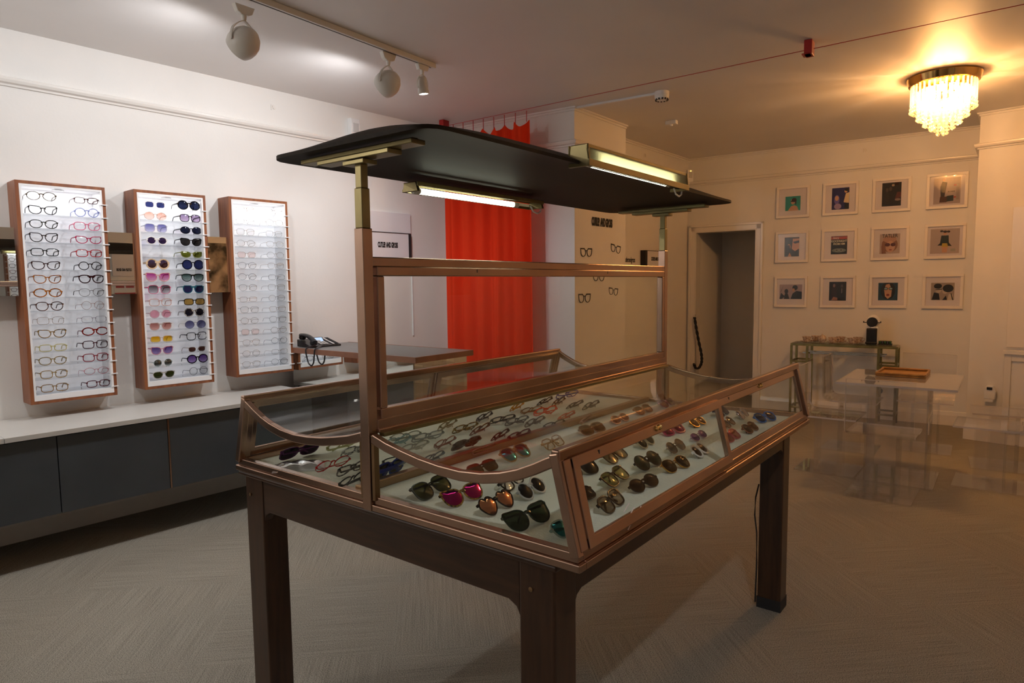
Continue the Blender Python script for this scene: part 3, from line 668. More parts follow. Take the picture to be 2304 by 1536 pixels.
for bi, ((s0, s1, z0, z1, wh), (LL, RR)) in enumerate(zip(boxes, ((B1L, B1R), (B2L, B2R), (B3L, B3R)))):
    t, zt, sp, D = wall_box(s0, s1, z0, z1, 'wooden wall display case with lit white interior, %s of three on left wall' % wh, WA(0, 0, 0), AR)
    for ci, (lst, sc) in enumerate(((LL, s0+.128), (RR, s1-.095))):
        for k, it in enumerate(lst):
            if it is None: continue
            nm, spec = it; sun = bool(spec['lc']) and bi == 1
            spec = dict(spec); spec['tl'] = .098
            cat = 'sunglasses' if sun else 'glasses'
            lab = '%s %s, %s shelf, %s column, %s wall case' % (nm, 'sunglasses' if sun else 'eyeglasses', ORD[k], ('left', 'right')[ci], wh)
            p = WA(sc+random.uniform(-.004, .004), D-.026, zt-k*sp+.0004)
            place_eyewear(spec, lab, cat, p, (0, 0, AR+PI/2+random.uniform(-.06, .06)), 'eyewear in the %s wall case' % wh).scale = (1.1, 1.1, 1.1)
    light('case_light', 'AREA', WA((s0+s1)/2, .09, z1-.034), .9, (1, .97, .95), WA((s0+s1)/2, .09, 0), .06, size_y=.3).rotation_euler = (0, 0, AR)

# things on the opposite wall, seen in the mirrors
t, zt, sp, D = wall_box(-1.42, -.98, .82, 2.07, 'wooden display case on the opposite wall, reflected in the leftmost mirror', (3.2, 0, 0), PI)
light('case_light', 'AREA', (3.11, 1.2, 2.03), .9, (1, .97, .95), (3.11, 1.2, 0), .06, size_y=.3)
protos = [place_eyewear(dict(S(sh, c), tl=.1), 'x', 'glasses', (0, 0, 0), (0, 0, 0), 'eyewear reflected in the leftmost mirror') for sh, c in (('rect', '1c1414'), ('panto', '6a4030'), ('round', '505058'))]
for k in range(12):
    g = protos[k] if k < 3 else dup(protos[k % 3])
    g.location = (3.2-D+.028, 1.09, zt-k*sp+.0004); g.rotation_euler = (0, 0, -PI/2); g.scale = (1.15, 1.15, 1.15)
    g['label'] = '%s eyeglasses on the %s shelf of the case reflected in leftmost mirror' % (('dark rectangular', 'brown rounded', 'grey round')[k % 3], ORD[k])
t = thing('large_framed_photograph', 'large framed black and white photograph on the opposite wall, reflected in the rightmost mirror', 'picture', (3.2, 3.78, 1.75), (0, 0, PI))
b = MB()
for (y0, z0, y1, z1) in ((-.30, -.45, .30, -.40), (-.30, .40, .30, .45), (-.30, -.40, -.26, .40), (.26, -.40, .30, .40)): b.box(.002, y0, z0, .03, y1, z1)
b.build('frame', M_trim, t, bevel=.002)
MB().box(.004, -.27, -.41, .012, .27, .41).build('photograph', pmat('photograph_paper', (.62, .52, .42), .5, col2=(.02, .02, .02), scale=4.5), t)
t = thing('opposite_sign', 'white lettered sign on the opposite wall, reflected in the middle mirror', 'sign', (3.2, 2.38, 1.85), (0, 0, PI))
MB().box(.002, -.15, -.22, .02, .15, .2).build('board', M_panel, t)
lettering('lettering', 'CUTLER AND GROSS', .05, M_blackm, t, (.0215, 0, -.13), (PI/2, 0, PI/2), sx=.42, bold=.003, depth=.0005)
t = thing('opposite_poster', 'small red and white poster on the opposite wall, reflected in the middle mirror', 'poster', (3.2, 2.38, 1.46), (0, 0, PI))
MB().box(.002, -.14, -.10, .012, .14, .10).build('sheet', M_panel, t)
b = MB(); b.box(.0121, -.12, .0, .0126, -.01, .08); b.box(.0121, .01, .0, .0126, .12, .08); b.box(.0121, -.14, -.09, .0126, .14, -.07); b.build('red_blocks', M_red, t)

# mirrors between boxes
for k, (s0, s1, lab) in enumerate(((-.42, .090, 'rectangular wall mirror left of the leftmost wooden display case'), (.545, .700, 'rectangular wall mirror between the leftmost and middle wooden display cases'), (1.147, 1.297, 'rectangular wall mirror between the middle and rightmost wooden display cases'))):
    t = thing('wall_mirror', lab, 'mirror', WA(0, 0, 0), (0, 0, AR), 'wall mirrors beside the display cases')
    s0 += .003; s1 -= .008
    MB().box(.122, s0, 1.42, .126, s1, 1.795).build('mirror_glass', M_mirror, t)
    MB().box(.112, s0+.003, 1.423, .1215, s1-.003, 1.792).build('backing_board', M_blackm, t)
    MB().box(.002, (s0+s1)/2-.03, 1.55, .112, (s0+s1)/2+.03, 1.66).build('wall_bracket', M_blackm, t)

# ------------------------------------------------------------ eyewear in the case
RT = [((.107, .146), 'large black olive lens', SG('butterfly', '1c1a0c', '4c4a24', a=.032, b=.025, rim=.004), .12),
 ((.223, .148), 'leopard frame with magenta mirrored lens', SG('cat', 'a88038/0c0804', '!a01468', a=.030, b=.022, rim=.005), -.05),
 ((.338, .150), 'heart-shaped rose-gold mirrored', SG('heart', '180c08', '!c08868', a=.028, b=.026, rim=.004), .05),
 ((.468, .114), 'large dark green cat-eye', SG('cat', '242c20', '303a28', a=.031, b=.024, rim=.005), -.1),
 ((.340, .304), 'white crystal frame dark round lens', SG('round', '~e0e0dc', '14161c', a=.026, b=.023, rim=.006), .1),
 ((.241, .337), 'glossy black clear-lens', SG('square', '0a0808', '', a=.026, b=.021, rim=.005, th=.008), .25),
 ((.567, .141), 'pale crystal teal lens', SG('square', '~b8d0c8', '!1c6c78', a=.027, b=.020, rim=.005), .1),
 ((.350, .546), 'oversized black dark lens', SG('butterfly', '0a0a0c', '141a20', a=.032, b=.024, rim=.005), -.1),
 ((.475, .339), 'dark tortoise with silver rim', SG('rect', '1c0c0c', '1c1c28', a=.027, b=.019, rim=.004), .0),
 ((.343, .769), 'gold temple brown gradient oversized', SG('butterfly', '4c3018/1c1008', '6c5838>b8a888', a=.031, b=.025, rim=.003, tfc='*b89040'), .1),
 ((.465, .553), 'brown frame olive gradient lens', SG('butterfly', '30180c', '686838>c8c08c', a=.031, b=.024, rim=.0035), .12),
 ((.570, .344), 'chunky studded black', SG('square', '2c241c/080604', '9c9484', a=.027, b=.020, rim=.006, th=.011), .15),
 ((.472, .752), 'black round green lens', SG('round', '0c0c0c', '203830', a=.030, b=.025, rim=.004), -.05),
 ((.564, .542), 'slim dark brown', SG('oval', '180806', '281410', a=.028, b=.018, rim=.004), -.1),
 ((.341, .998), 'beige crystal dark green lens', SG('panto', '~d8c8a0', '1c3028', a=.026, b=.021, rim=.005), .1),
 ((.458, .992), 'thin metal dark round lens', SG('round', '*8a8078', '383430>88807c', a=.025, b=.022, rim=.0018, th=.003), .0),
 ((.554, .778), 'thin gold aviator brown lens', SG('aviator', '*b89040', '34281c', a=.028, b=.023, rim=.0018, th=.003), -.15),
 ((.338, 1.238), 'magenta pink', SG('square', '~d02878', '8c1858', a=.027, b=.022, rim=.006, th=.010), -.2),
 ((.356, 1.435), 'gold-rimmed brown round', SG('round', '*b88c38', '3c1c10', a=.025, b=.022, rim=.003), .0),
 ((.453, 1.207), 'purple oval lens', SG('oval', '*a89cb0', '6c3c80', a=.026, b=.017, rim=.0015, th=.002), .0),
 ((.550, .989), 'thick white round', SG('round', 'd8d8d4', '241c20', a=.022, b=.020, rim=.008, th=.010), .1),
 ((.461, 1.497), 'metal rimmed brown gradient', SG('round', '*988070', '4c3020>a08878', a=.026, b=.022, rim=.002, th=.003), .1),
 ((.452, 1.695), 'silver-blue mirrored aviator', SG('aviator', '*a8a8b0', '!78788c', a=.026, b=.022, rim=.002, th=.003), .1),
 ((.557, 1.674), 'bright blue', SG('panto', '1c64b0', '204878', a=.026, b=.021, rim=.006), -.3),
 ((.568, 1.448), 'copper brown', SG('panto', '6c3c20', '4c2414', a=.025, b=.021, rim=.004), .0),
 ((.557, 1.270), 'coral pink', SG('square', '~e05468', 'a86c60', a=.026, b=.020, rim=.005), .0),
 ((.361, 1.693), 'dark blue oversized', SG('butterfly', '28344c', '303c60', a=.029, b=.024, rim=.005), .1),
 ((.066, .587), 'gold crystal frame with blue mirrored lens', SG('aviator', '~c8a468', '!1c8cb0', a=.029, b=.025, rim=.006), .0),
 ((.080, .789), 'pale tortoise clear-lens', SG('rect', 'a88c60/5c4020', '', a=.027, b=.020), .1),
 ((.074, 1.073), 'wide brown shield', SG('rect', '7c5c40/3c2818', '4c3820', a=.030, b=.020, rim=.006), -.1),
 ((.066, 1.311), 'dusky pink slim', SG('oval', 'b07860', '986454', a=.028, b=.018), .0),
 ((.057, 1.547), 'mid-brown oversized', SG('butterfly', '7c5438', '6c4830', a=.029, b=.021), .0),
 ((.073, 1.762), 'dusky purple', SG('cat', '6c4c70', '543c60', a=.028, b=.020), .0),
 ((.081, .396), 'thin black half-hidden', SG('rect', '0c0c0c', '2c2c28', a=.027, b=.018), .0)]
LT = [((-.456, 1.261), 'mustard orange', SG('round', 'c8841c', '', a=.026, b=.022, rim=.006)), ((-.367, 1.255), 'thin brown', SG('oval', '7c5c3c', '', a=.026, b=.018, rim=.003)),
 ((-.279, 1.239), 'bright orange-red', SG('oval', 'e0481c', '', a=.027, b=.020, rim=.007)), ((-.438, 1.458), 'black knobbly', SG('square', '14100c', '', a=.027, b=.020, rim=.006)),
 ((-.362, 1.466), 'dark green', SG('panto', '24281c', '', a=.026, b=.020, rim=.005)), ((-.272, 1.470), 'dark olive', SG('rect', '1c2014', '', a=.027, b=.019, rim=.006)),
 ((-.191, 1.483), 'grey-green square', SG('square', '50503c', '', a=.026, b=.020, rim=.005)), ((-.446, 1.672), 'royal blue', SG('rect', '1c3c90', '', a=.028, b=.019, rim=.006)),
 ((-.164, 1.233), 'coral', SG('oval', 'd8684c', '', a=.027, b=.018, rim=.006)), ((-.059, 1.224), 'faint pink wire', SG('oval', 'b08474', '', a=.026, b=.017, rim=.0025)),
 ((-.439, 1.007), 'charcoal oval', SG('oval', '48484c', '', a=.026, b=.018)), ((-.339, 1.007), 'dark grey square', SG('square', '3c4444', '', a=.027, b=.019, rim=.005)),
 ((-.266, 1.013), 'smoke grey', SG('rect', '6c6c64', '', a=.026, b=.018)), ((-.189, 1.034), 'grey-brown', SG('panto', '6c5c48', '', a=.027, b=.020, rim=.004)),
 ((-.096, 1.035), 'thin grey and brown', SG('rect', '4c4438', '', a=.028, b=.018, rim=.003)), ((-.440, .774), 'pale beige crystal', SG('panto', '~c0ac7c', '', a=.027, b=.020, rim=.004)),
 ((-.352, .785), 'black-spotted tortoise', SG('rect', 'a8884c/14100a', '', a=.027, b=.018, rim=.005)), ((-.283, .794), 'walnut brown', SG('square', '6c4028', '', a=.027, b=.021, rim=.005)),
 ((-.163, .774), 'dark plum', SG('rect', '3c2024', '', a=.026, b=.017, rim=.004)), ((-.094, .795), 'burgundy', SG('square', '641c24', '', a=.027, b=.021, rim=.005)),
 ((-.443, .550), 'clear and grey', SG('oval', '~b0b4a0', '', a=.026, b=.019, rim=.004)), ((-.364, .588), 'ice grey crystal', SG('square', '~b0b8b4', '', a=.028, b=.020, rim=.005)),
 ((-.256, .569), 'rose-brown slim', SG('oval', '8c5c48', '', a=.027, b=.016, rim=.003)), ((-.166, .583), 'thick grey tortoise', SG('rect', '6c6454/3c3428', '544c40', a=.028, b=.019, rim=.007)),
 ((-.075, .571), 'pink-brown oval', SG('oval', 'a07058', '', a=.027, b=.017, rim=.004)), ((-.286, .442), 'colourless crystal', SG('panto', '~c8c8b8', '', a=.027, b=.020, rim=.004)),
 ((-.150, .399), 'pale grey-blue slim', SG('oval', '788488', '', a=.024, b=.015, rim=.0035)), ((-.403, .473), 'ice blue crystal', SG('oval', '~a8ccd0', '', a=.026, b=.019, rim=.004)),
 ((-.215, .306), 'black wire', SG('rect', '1c1c18', '', a=.026, b=.016, rim=.0025)), ((-.125, .187), 'chunky blue acetate dark lens', SG('rect', '0c2c8c', '28241c', a=.027, b=.021, rim=.008, th=.018)),
 ((-.553, .160), 'large purple', SG('butterfly', '4c1c4c', '1c0c20', a=.032, b=.022, rim=.006, th=.008)), ((-.335, .135), 'red-browed rimless', SG('oval', 'a81414', '', a=.028, b=.021, rim=.0018, th=.003)),
 ((-.245, .140), 'black-patterned grey', SG('cat', '84807c/0c0c10', '', a=.028, b=.018, rim=.005)), ((-.160, .075), 'thin dark wire', SG('oval', '242420', '', a=.027, b=.016, rim=.002)),
 ((-.423, .299), 'dark and white clear', SG('square', '2c2830/c8c8c0', '', a=.027, b=.020, rim=.005)), ((-.530, .320), 'pale yellow-green crystal', SG('oval', '~c8c888', '', a=.027, b=.018, rim=.004))]
def row_of(y): return 'front row' if y < .25 else 'second row' if y < .48 else 'third row' if y < .69 else 'fourth row' if y < .9 else 'fifth row' if y < 1.15 else 'sixth row' if y < 1.37 else 'seventh row' if y < 1.6 else 'last row'
for (xy, nm, spec, dv), al in [(e, random.uniform(.78, .98)) for e in RT]:
    spec = dict(spec, folded=True); bb = spec['b']; rz = PI/2+dv
    off = Vector((math.sin(rz)*-1, math.cos(rz)))*(bb*math.sin(al))
    place_eyewear(spec, '%s sunglasses, %s from the near end, right tray' % (nm, row_of(xy[1])), 'sunglasses', (xy[0]-off.x, xy[1]-off.y, .868), (-al, 0, rz), 'eyewear in the right half of the brass case')
for xy, nm, spec in LT:
    sun = bool(spec['lc']); spec = dict(spec, folded=True); al = .38 if 'blue acetate' in nm else .6 if xy[1] < .2 else random.uniform(.6, .85); rz = -PI/2+random.uniform(-.28, .28)
    off = Vector((math.sin(rz)*-1, math.cos(rz)))*(spec['b']*math.sin(al))
    place_eyewear(spec, '%s %s, %s from the near end, left tray' % (nm, 'sunglasses' if sun else 'eyeglasses', row_of(xy[1])), 'sunglasses' if sun else 'glasses', (xy[0]-off.x, xy[1]-off.y, .868), (-al, 0, rz), 'eyewear in the left half of the brass case')
# clear plastic bag
b = MB(); N = 12; vs = []
for l in (0, 1):
    for i in range(N+1):
        for j in range(N+1):
            u, v = i/N, j/N; e = (1-(2*u-1)**4)*(1-(2*v-1)**4)
            vs.append((u*.16-.08, v*.11-.055, .0008+(l*.012*e+l*.006*abs(math.sin(9*u+4*v))*e)+.0003*l))
n1 = (N+1)**2
fs = [(l*n1+i*(N+1)+j, l*n1+(i+1)*(N+1)+j, l*n1+(i+1)*(N+1)+j+1, l*n1+i*(N+1)+j+1) for l in (0, 1) for i in range(N) for j in range(N)]
tag(b.add(vs, fs).build('plastic_bag', M_bag, None, smooth=True, loc=(-.45, .09, .866), rot=(0, 0, .9)), 'crumpled clear plastic bag beside the purple sunglasses in the case', 'plastic bag')

# ------------------------------------------------------------ telephone on the desk
t = thing('desk_telephone', 'black corded office telephone with lit blue display on the reception desk', 'telephone', (-2.87, 1.93, .9985), (0, 0, -.35))
t.rotation_euler = (0, 0, PI/2-.12); t.location = (-2.86, 1.90, .9985)
b = MB(); b.prism([(-.11, -.10, .012), (-.11, .10, .055), (-.11, .10, .0), (-.11, -.10, .0)], (.26, 0, 0)); b.build('base', M_black, t, bevel=.004)
Mph = Matrix.Translation((0, 0, .002)) @ Matrix.Rotation(math.atan2(.043, .2), 4, 'X') @ Matrix.Translation((0, 0, .0335))
b = MB(); b.box(-.03, .05, .0, .07, .12, .012, Mph @ Matrix.Translation((0, -.055, .0)) @ Matrix.Translation((0, .10, .0)) @ Matrix.Rotation(.5, 4, 'X') @ Matrix.Translation((0, -.10, .0))); b.build('display_housing', M_black, t, bevel=.002)
b = MB(); b.box(-.022, .056, .0125, .062, .112, .0135, Mph @ Matrix.Translation((0, -.055, .0)) @ Matrix.Translation((0, .10, .0)) @ Matrix.Rotation(.5, 4, 'X') @ Matrix.Translation((0, -.10, .0))); b.build('screen', emat('lcd_screen', (.55, .72, 1.0), 1.1), t)
M_key = pmat('grey_key', (.55, .52, .5), .4)
for r in range(4):
    for c in range(3): MB().box(-.012+c*.024, -.075+r*.02, .0, .006+c*.024, -.063+r*.02, .004, Mph).build('key', M_key, t)
MB().lathe([(0, .0), (.016, 0), (.016, .005), (0, .006)], 16, (0, 0, 0), Mph @ Matrix.Translation((.02, .02, 0))).build('navigation_key', M_key, t)
for k in range(2): MB().box(.085, -.085+k*.09, 0, .10, -.005+k*.09, .003, Mph).build('label_strip', M_key, t)
b = MB()
for k in range(14): b.box(.112, -.085+k*.0125, 0, .135, -.077+k*.0125, .003, Mph)
b.build('speed_dial_keys', M_blackm, t)
# handset
b = MB(); pts = [Mph @ Vector((-.078, -.105+.21*k/10, .030+.018*math.sin(PI*k/10))) for k in range(11)]
b.sweep(pts, [(.022*math.cos(2*PI*i/10), .013*math.sin(2*PI*i/10)) for i in range(10)])
for yy in (-.085, .085): b.lathe([(0, -.022), (.022, -.022), (.027, -.012), (.025, .01), (0, .014)], 14, (0, 0, 0), Mph @ Matrix.Translation((-.078, yy, .026)))
b.build('handset', M_black, t, smooth=True)
b = MB(); Ti = (Matrix.Translation((-2.86, 1.90, .9985)) @ Matrix.Rotation(PI/2-.12, 4, 'Z')).inverted()
P0 = [tuple(Ti @ Vector(p)) for p in ((-2.755, 1.815, 1.022), (-2.74, 1.76, 1.012), (-2.722, 1.706, 1.0), (-2.712, 1.702, .95), (-2.69, 1.702, .90), (-2.658, 1.702, .884), (-2.632, 1.702, .905), (-2.621, 1.702, .95), (-2.616, 1.706, 1.0), (-2.64, 1.74, 1.008), (-2.70, 1.80, 1.008), (-2.75, 1.86, 1.008))]
def smoothpath(P0, n=6):
    P0 = [Vector(p) for p in P0]; out = []
    for i in range(len(P0)-1):
        a, b_, c, d = P0[max(i-1, 0)], P0[i], P0[i+1], P0[min(i+2, len(P0)-1)]
        for k in range(n):
            s = k/n; out.append(.5*((2*b_)+(-a+c)*s+(2*a-5*b_+4*c-d)*s*s+(-a+3*b_-3*c+d)*s**3))
    out.append(P0[-1]); return out
b.tube(smoothpath(P0), .0055, 8, up=(0, 1, .01)); 
co = b.build('cord', M_black, t, smooth=True)

# ------------------------------------------------------------ curtain, cable, brackets
cz = 2.845
t = thing('red_curtain', 'bright red curtain hanging from the taut red ceiling cable', 'curtain', (-2.325, 3.27, 0), (0, 0, .06))
b = MB(); NU, NV = 120, 26; vs = []
hk = [-.44+.88*k/8 for k in range(9)]
def topz(u):
    x = -.45+.90*u; f = (x-hk[0])/(hk[1]-hk[0]); fr_ = f-math.floor(f) if 0 <= f <= 8 else 0
    return cz-.085-.05*(1-(2*fr_-1)**2)*1.0+.03*u
for l in (0, 1):
    for j in range(NV+1):
        v = j/NV
        for i in range(NU+1):
            u = i/NU; x = -.45+.90*u+.012*math.sin(7*u)*v
            fold = .042*math.sin(2*PI*(5.6*u+.3*math.sin(5*u)))+.016*math.sin(2*PI*(11*u+.3))*(1-.5*v)
            fold *= (.55+.55*v)
            zz = topz(u)*(1-v)+.03*v
            vs.append((x, fold+l*.003, zz))
n1 = (NU+1)*(NV+1)
fs = [(l*n1+j*(NU+1)+i, l*n1+j*(NU+1)+i+1, l*n1+(j+1)*(NU+1)+i+1, l*n1+(j+1)*(NU+1)+i) for l in (0,) for j in range(NV) for i in range(NU)]
b.add(vs[:n1], fs).build('fabric', M_curtain, t, smooth=2)
for x in hk:
    MB().tube([(x, .0, topz((x+.45)/.90)-.02), (x, 0, cz+.012)], .0035, 6, up=(0, 1, 0)).build('hanging_tab', M_red, t)
b = MB().tube([(-2.72, 3.245, cz+.01), (.29, 3.26, cz+.01), (3.2, 3.27, cz+.01)], .0022, 6)
tag(b.build('ceiling_cable', M_red, None), 'thin red cable stretched under the ceiling above the red curtain', 'cable')
for (x, y, w, lab) in ((-2.74, 3.215, .05, 'red square cable bracket on the ceiling at the curtain end'), (.29, 3.235, .045, 'red square cable bracket on the ceiling near the smoke detector')):
    t = thing('cable_bracket', lab, 'bracket', (x, y, H), (0, 0, .06), 'red cable brackets')
    MB().box(-w/2, -.03, -.085, w/2, .05, -.001).build('block', M_red, t, bevel=.002)
    MB().box(-w/2-.012, -.03, -.085, w/2-.01, .035, -.078).build('clamp_plate', M_red, t)

# ------------------------------------------------------------ ceiling: track, spots, detector, conduit
t = thing('lighting_track', 'white ceiling lighting track carrying the white spotlights', 'lighting track', (-1.74, 0, H))
t.location = (-1.745, 2.09, H); t.rotation_euler = (0, 0, math.atan2(.055, 1.5))
b = MB(); b.box(-.018, -4.2, -.032, .018, 0, -.0005); b.build('rail', M_lampw, t, bevel=.003)
MB().box(-.004, -4.19, -.0335, .002, -.03, -.031).build('slot', M_blackm, t)
def big_spot(y, lab):
    x = -1.745-(2.09-y)*.0367*-1 if 0 else -1.79+(y-.75)*.036
    t = thing('spotlight', lab, 'spotlight', (x, y, H-.033), (0, 0, 0), 'white track spotlights')
    b = MB(); b.prism([(-.016, -.055, 0), (-.016, .055, 0), (-.016, .04, -.035), (-.016, .02, -.045), (-.016, -.02, -.045), (-.016, -.04, -.035)], (.032, 0, 0)); b.build('adapter', M_lampw, t, bevel=.003)
    MB().lathe([(.014, 0), (.012, -.02), (.008, -.03)], 12, (0, 0, -.045)).build('swivel', M_lampw, t, smooth=True)
    aim = (Vector((-1.0, -.25, -.55))).normalized(); R = aim.to_track_quat('Z', 'Y').to_matrix().to_4x4(); C0 = Vector((-.01, .0, -.175))
    T = Matrix.Translation(C0) @ R
    prof = [(.004, -.085), (.03, -.078), (.055, -.058), (.072, -.03), (.078, 0), (.076, .03), (.068, .052), (.066, .052), (.06, .03), (.04, -.01), (.004, -.02)]
    MB().lathe(prof, 32, (0, 0, 0), T).build('head', M_lampw, t, smooth=True)
    MB().lathe([(0, .03), (.055, .03), (.055, .034), (0, .034)], 24, (0, 0, 0), T).build('lamp_lens', emat('spot_lens_glow', (1, .95, .88), 12), t)
    ax = aim.cross(Vector((0, 0, 1))).normalized(); 
    for s in (-1, 1):
        e = C0+ax*s*.082; path = [(0, 0, -.07), tuple(Vector((0, 0, -.085))+ax*s*.03), tuple(Vector((0, 0, -.12))+ax*s*.072), tuple(e+Vector((0, 0, .02))), tuple(e)]
        b = MB(); b.sweep(smoothpath(path, 5), [(-.007, -.002), (.007, -.002), (.007, .002), (-.007, .002)], up=tuple(ax)); b.lathe([(0, -.004), (.008, -.004), (.008, .004), (0, .004)], 10, (0, 0, 0), Matrix.Translation(e) @ ax.to_track_quat('Z', 'Y').to_matrix().to_4x4())
        b.build('yoke_arm', M_lampw, t)
    return t
big_spot(.77, 'large white globe spotlight nearest the camera on the ceiling track')
big_spot(1.70, 'large white globe spotlight in the middle of the ceiling track')
t = thing('spotlight', 'small white lit spotlight at the far end of the ceiling track', 'spotlight', (-1.75, 1.985, H-.033), (0, 0, 0), 'white track spotlights')
b = MB(); b.prism([(-.016, -.05, 0), (-.016, .05, 0), (-.016, .035, -.035), (-.016, -.035, -.035)], (.032, 0, 0)); b.build('adapter', M_lampw, t, bevel=.003)
MB().lathe([(.012, 0), (.010, -.025), (.006, -.03)], 12, (0, 0, -.035)).build('swivel', M_lampw, t, smooth=True)
T = Matrix.Translation((0, 0, -.125)) @ Matrix.Rotation(.15, 4, 'X')
MB().lathe([(.022, .05), (.028, .045), (.030, .0), (.036, -.04), (.036, -.055), (.030, -.055), (.026, -.04)], 24, (0, 0, 0), T).build('head', M_lampw, t, smooth=True)
MB().lathe([(0, -.05), (.018, -.05), (.018, -.047), (0, -.047)], 20, (0, 0, 0), T).build('lamp_lens', emat('small_spot_glow', (1, .98, .95), 20), t)
for s in (-1, 1):
    MB().sweep(smoothpath([(0, 0, -.06), (0, s*.03, -.075), (0, s*.046, -.11), (0, s*.042, -.145), (0, s*.034, -.15)], 5), [(-.005, -.0015), (.005, -.0015), (.005, .0015), (-.005, .0015)], up=(0, 1, .01)).build('yoke_arm', M_lampw, t)
def detector(x, y, r, lab):
    t = thing('smoke_detector', lab, 'smoke detector', (x, y, H))
    MB().lathe([(r, -.0005), (r, -.018), (r*.98, -.022), (r, -.024), (r*.95, -.05), (r*.8, -.06), (r*.55, -.062), (.0, -.062)], 28).build('housing', M_white, t, smooth=True)
    if r > .04:
        b = MB()
        for k in range(12):
            a = 2*PI*k/12; b.box(r*.58, -.006, -.0615, r*.62+.006, .006, -.044, Matrix.Rotation(a, 4, 'Z') @ Matrix.Translation((.010, 0, -.004)))
        b.build('vent_slots', M_blackm, t)
detector(-.87, 3.66, .055, 'round white smoke detector on the ceiling at the conduit end')
t = thing('ceiling_sensor', 'small white sensor box on the ceiling beyond the smoke detector', 'sensor', (-1.20, 4.56, H), (0, 0, .1))
MB().box(-.05, -.03, -.035, .05, .03, -.0005).build('housing', M_white, t, bevel=.005)
MB().lathe([(.014, 0), (.012, -.01), (0, -.013)], 14, (.0, 0, -.035)).build('sensor_dome', M_white, t, smooth=True)
b = MB(); b.bar((-1.59, 3.60, H-.009), (-.92, 3.655, H-.009), .030, .016); tag(b.build('cable_conduit', M_white), 'white surface conduit on the ceiling leading to the smoke detector', 'conduit')
b = MB(); b.bar(WA(3.035, .006, .999), WA(3.035, .006, 1.64), .008, .008, (0, 1, 0)); tag(b.build('cable_conduit', M_white), 'thin white vertical conduit on the left wall below the sign panels', 'conduit')
# motion sensors
for (pt, rz, lab, hgt, w, gl) in ((WA(2.44, 0, 2.72), AR, 'white alarm motion sensor on the left wall at the picture rail', .18, .09, 0), ((-1.848, 6.476, 2.70), -.75, 'small white alarm motion sensor with orange light in the back corner', .15, .075, 1)):
    t = thing('motion_sensor', lab, 'motion sensor', pt, (0, 0, rz), 'alarm motion sensors')
    b = MB(); b.prism([(.038 if gl == 0 else .042, -w/2, -hgt/2), (.055, -w/2, hgt*.2), (.045, -w/2, hgt/2), (.0 if gl == 0 else .018, -w/2, hgt/2), (.0 if gl == 0 else .018, -w/2, -hgt/2)], (0, w, 0)); b.build('housing', M_white, t, bevel=.006)
    MB().box(.046, -w*.3, -.02, .056, w*.3, .05).build('sensor_window', pmat('sensor_lens', (.6, .6, .6), .2), t, bevel=.002)
    if gl: MB().lathe([(0, -.002), (.005, -.001), (.005, .002), (0, .003)], 10, (0, 0, 0), Matrix.Translation((.0565, 0, .058)) @ Matrix.Rotation(PI/2, 4, 'Y')).build('indicator_light', emat('orange_led', (1, .45, .08), 6), t)

# ------------------------------------------------------------ signs
tA = AR+PI/2
t = thing('blank_panel', 'blank white panel above the black and white sign on the left wall', 'panel', WA(0, 0, 0), (0, 0, AR))
MB().box(.002, 2.555, 1.912, .022, 3.02, 2.083).build('board', M_panel, t, bevel=.001)
t = thing('shop_sign', 'white sign with bold black lettering and black edge on the left wall', 'sign', WA(0, 0, 0), (0, 0, AR))
MB().box(.002, 2.555, 1.63, .030, 2.985, 1.905).build('board', M_panel, t)
MB().box(.002, 2.986, 1.63, .034, 3.015, 1.908).build('black_edge', M_blackm, t)
MB().box(.002, 2.555, 1.9055, .034, 2.9855, 1.908).build('black_edge', M_blackm, t)
lettering('lettering', 'CUTLER AND GROSS', .058, M_ink, t, (.0315, 2.752, 1.80), (PI/2, 0, PI/2), sx=.41, bold=.0034, depth=.0006, spacing=.95)
t = thing('wall_lettering', 'bold black CUTLER AND GROSS lettering painted on the chimney breast', 'lettering', (-1.6075, 4.035, 1.985))
lettering('letters', 'CUTLER AND GROSS', .094, M_ink, t, (0, 0, 0), (PI/2, 0, PI/2), sx=.42, bold=.0055, depth=.0006, spacing=.95)
def spec_decal(y, z, lab, tilt=0, s=1.0):
    t = thing('glasses_decal', lab, 'wall decal', (-1.6078, y, z), (tilt, 0, 0), 'eyeglasses decals on the chimney breast')
    b = MB()
    for sg in (-1, 1):
        O = outline('cat', .040*s, .034*s, 24); b.tube([(0, sg*(.052*s+p[0]), p[1]) for p in O], .0032*s, 5, closed=True, up=(1, 0, 0))
    b.tube([(0, -.014*s, .014*s), (0, 0, .020*s), (0, .014*s, .014*s)], .003*s, 5, up=(1, 0, 0)); b.build('outline', M_ink, t)
    b = MB()
    for sg in (-1, 1): b.box(-.002, min(sg*.03, sg*.098)*s, .030*s, .002, max(sg*.03, sg*.098)*s, .040*s)
    b.build('brow_line', M_ink, t)
spec_decal(3.766, 1.715, 'thick-browed eyeglasses decal, upper left, under the chimney lettering', .02, .95)
spec_decal(4.278, 1.763, 'tilted eyeglasses decal, upper right, on the chimney breast', -.12, .92)
spec_decal(3.975, 1.507, 'eyeglasses decal in the middle of the chimney breast', -.02, 1.0)
spec_decal(4.238, 1.373, 'eyeglasses decal, right side, below the middle one on the chimney breast', -.08, .85)
spec_decal(3.736, 1.324, 'lowest eyeglasses decal, left side of the chimney breast', .0, 1.0)
def DWp(y): return -1.90+(y-4.4645)*(.0445/2.0133)
t = thing('wall_lettering', 'thin black handle lettering partly hidden behind the chimney breast', 'lettering', (DWp(5.085)+.001, 5.075, 1.69), (0, 0, -.022))
lettering('letters', 'cutlerandgross', .078, M_ink, t, (0, 0, 0), (PI/2, 0, PI/2), sx=.56, bold=.0008, depth=.0005, spacing=.9)
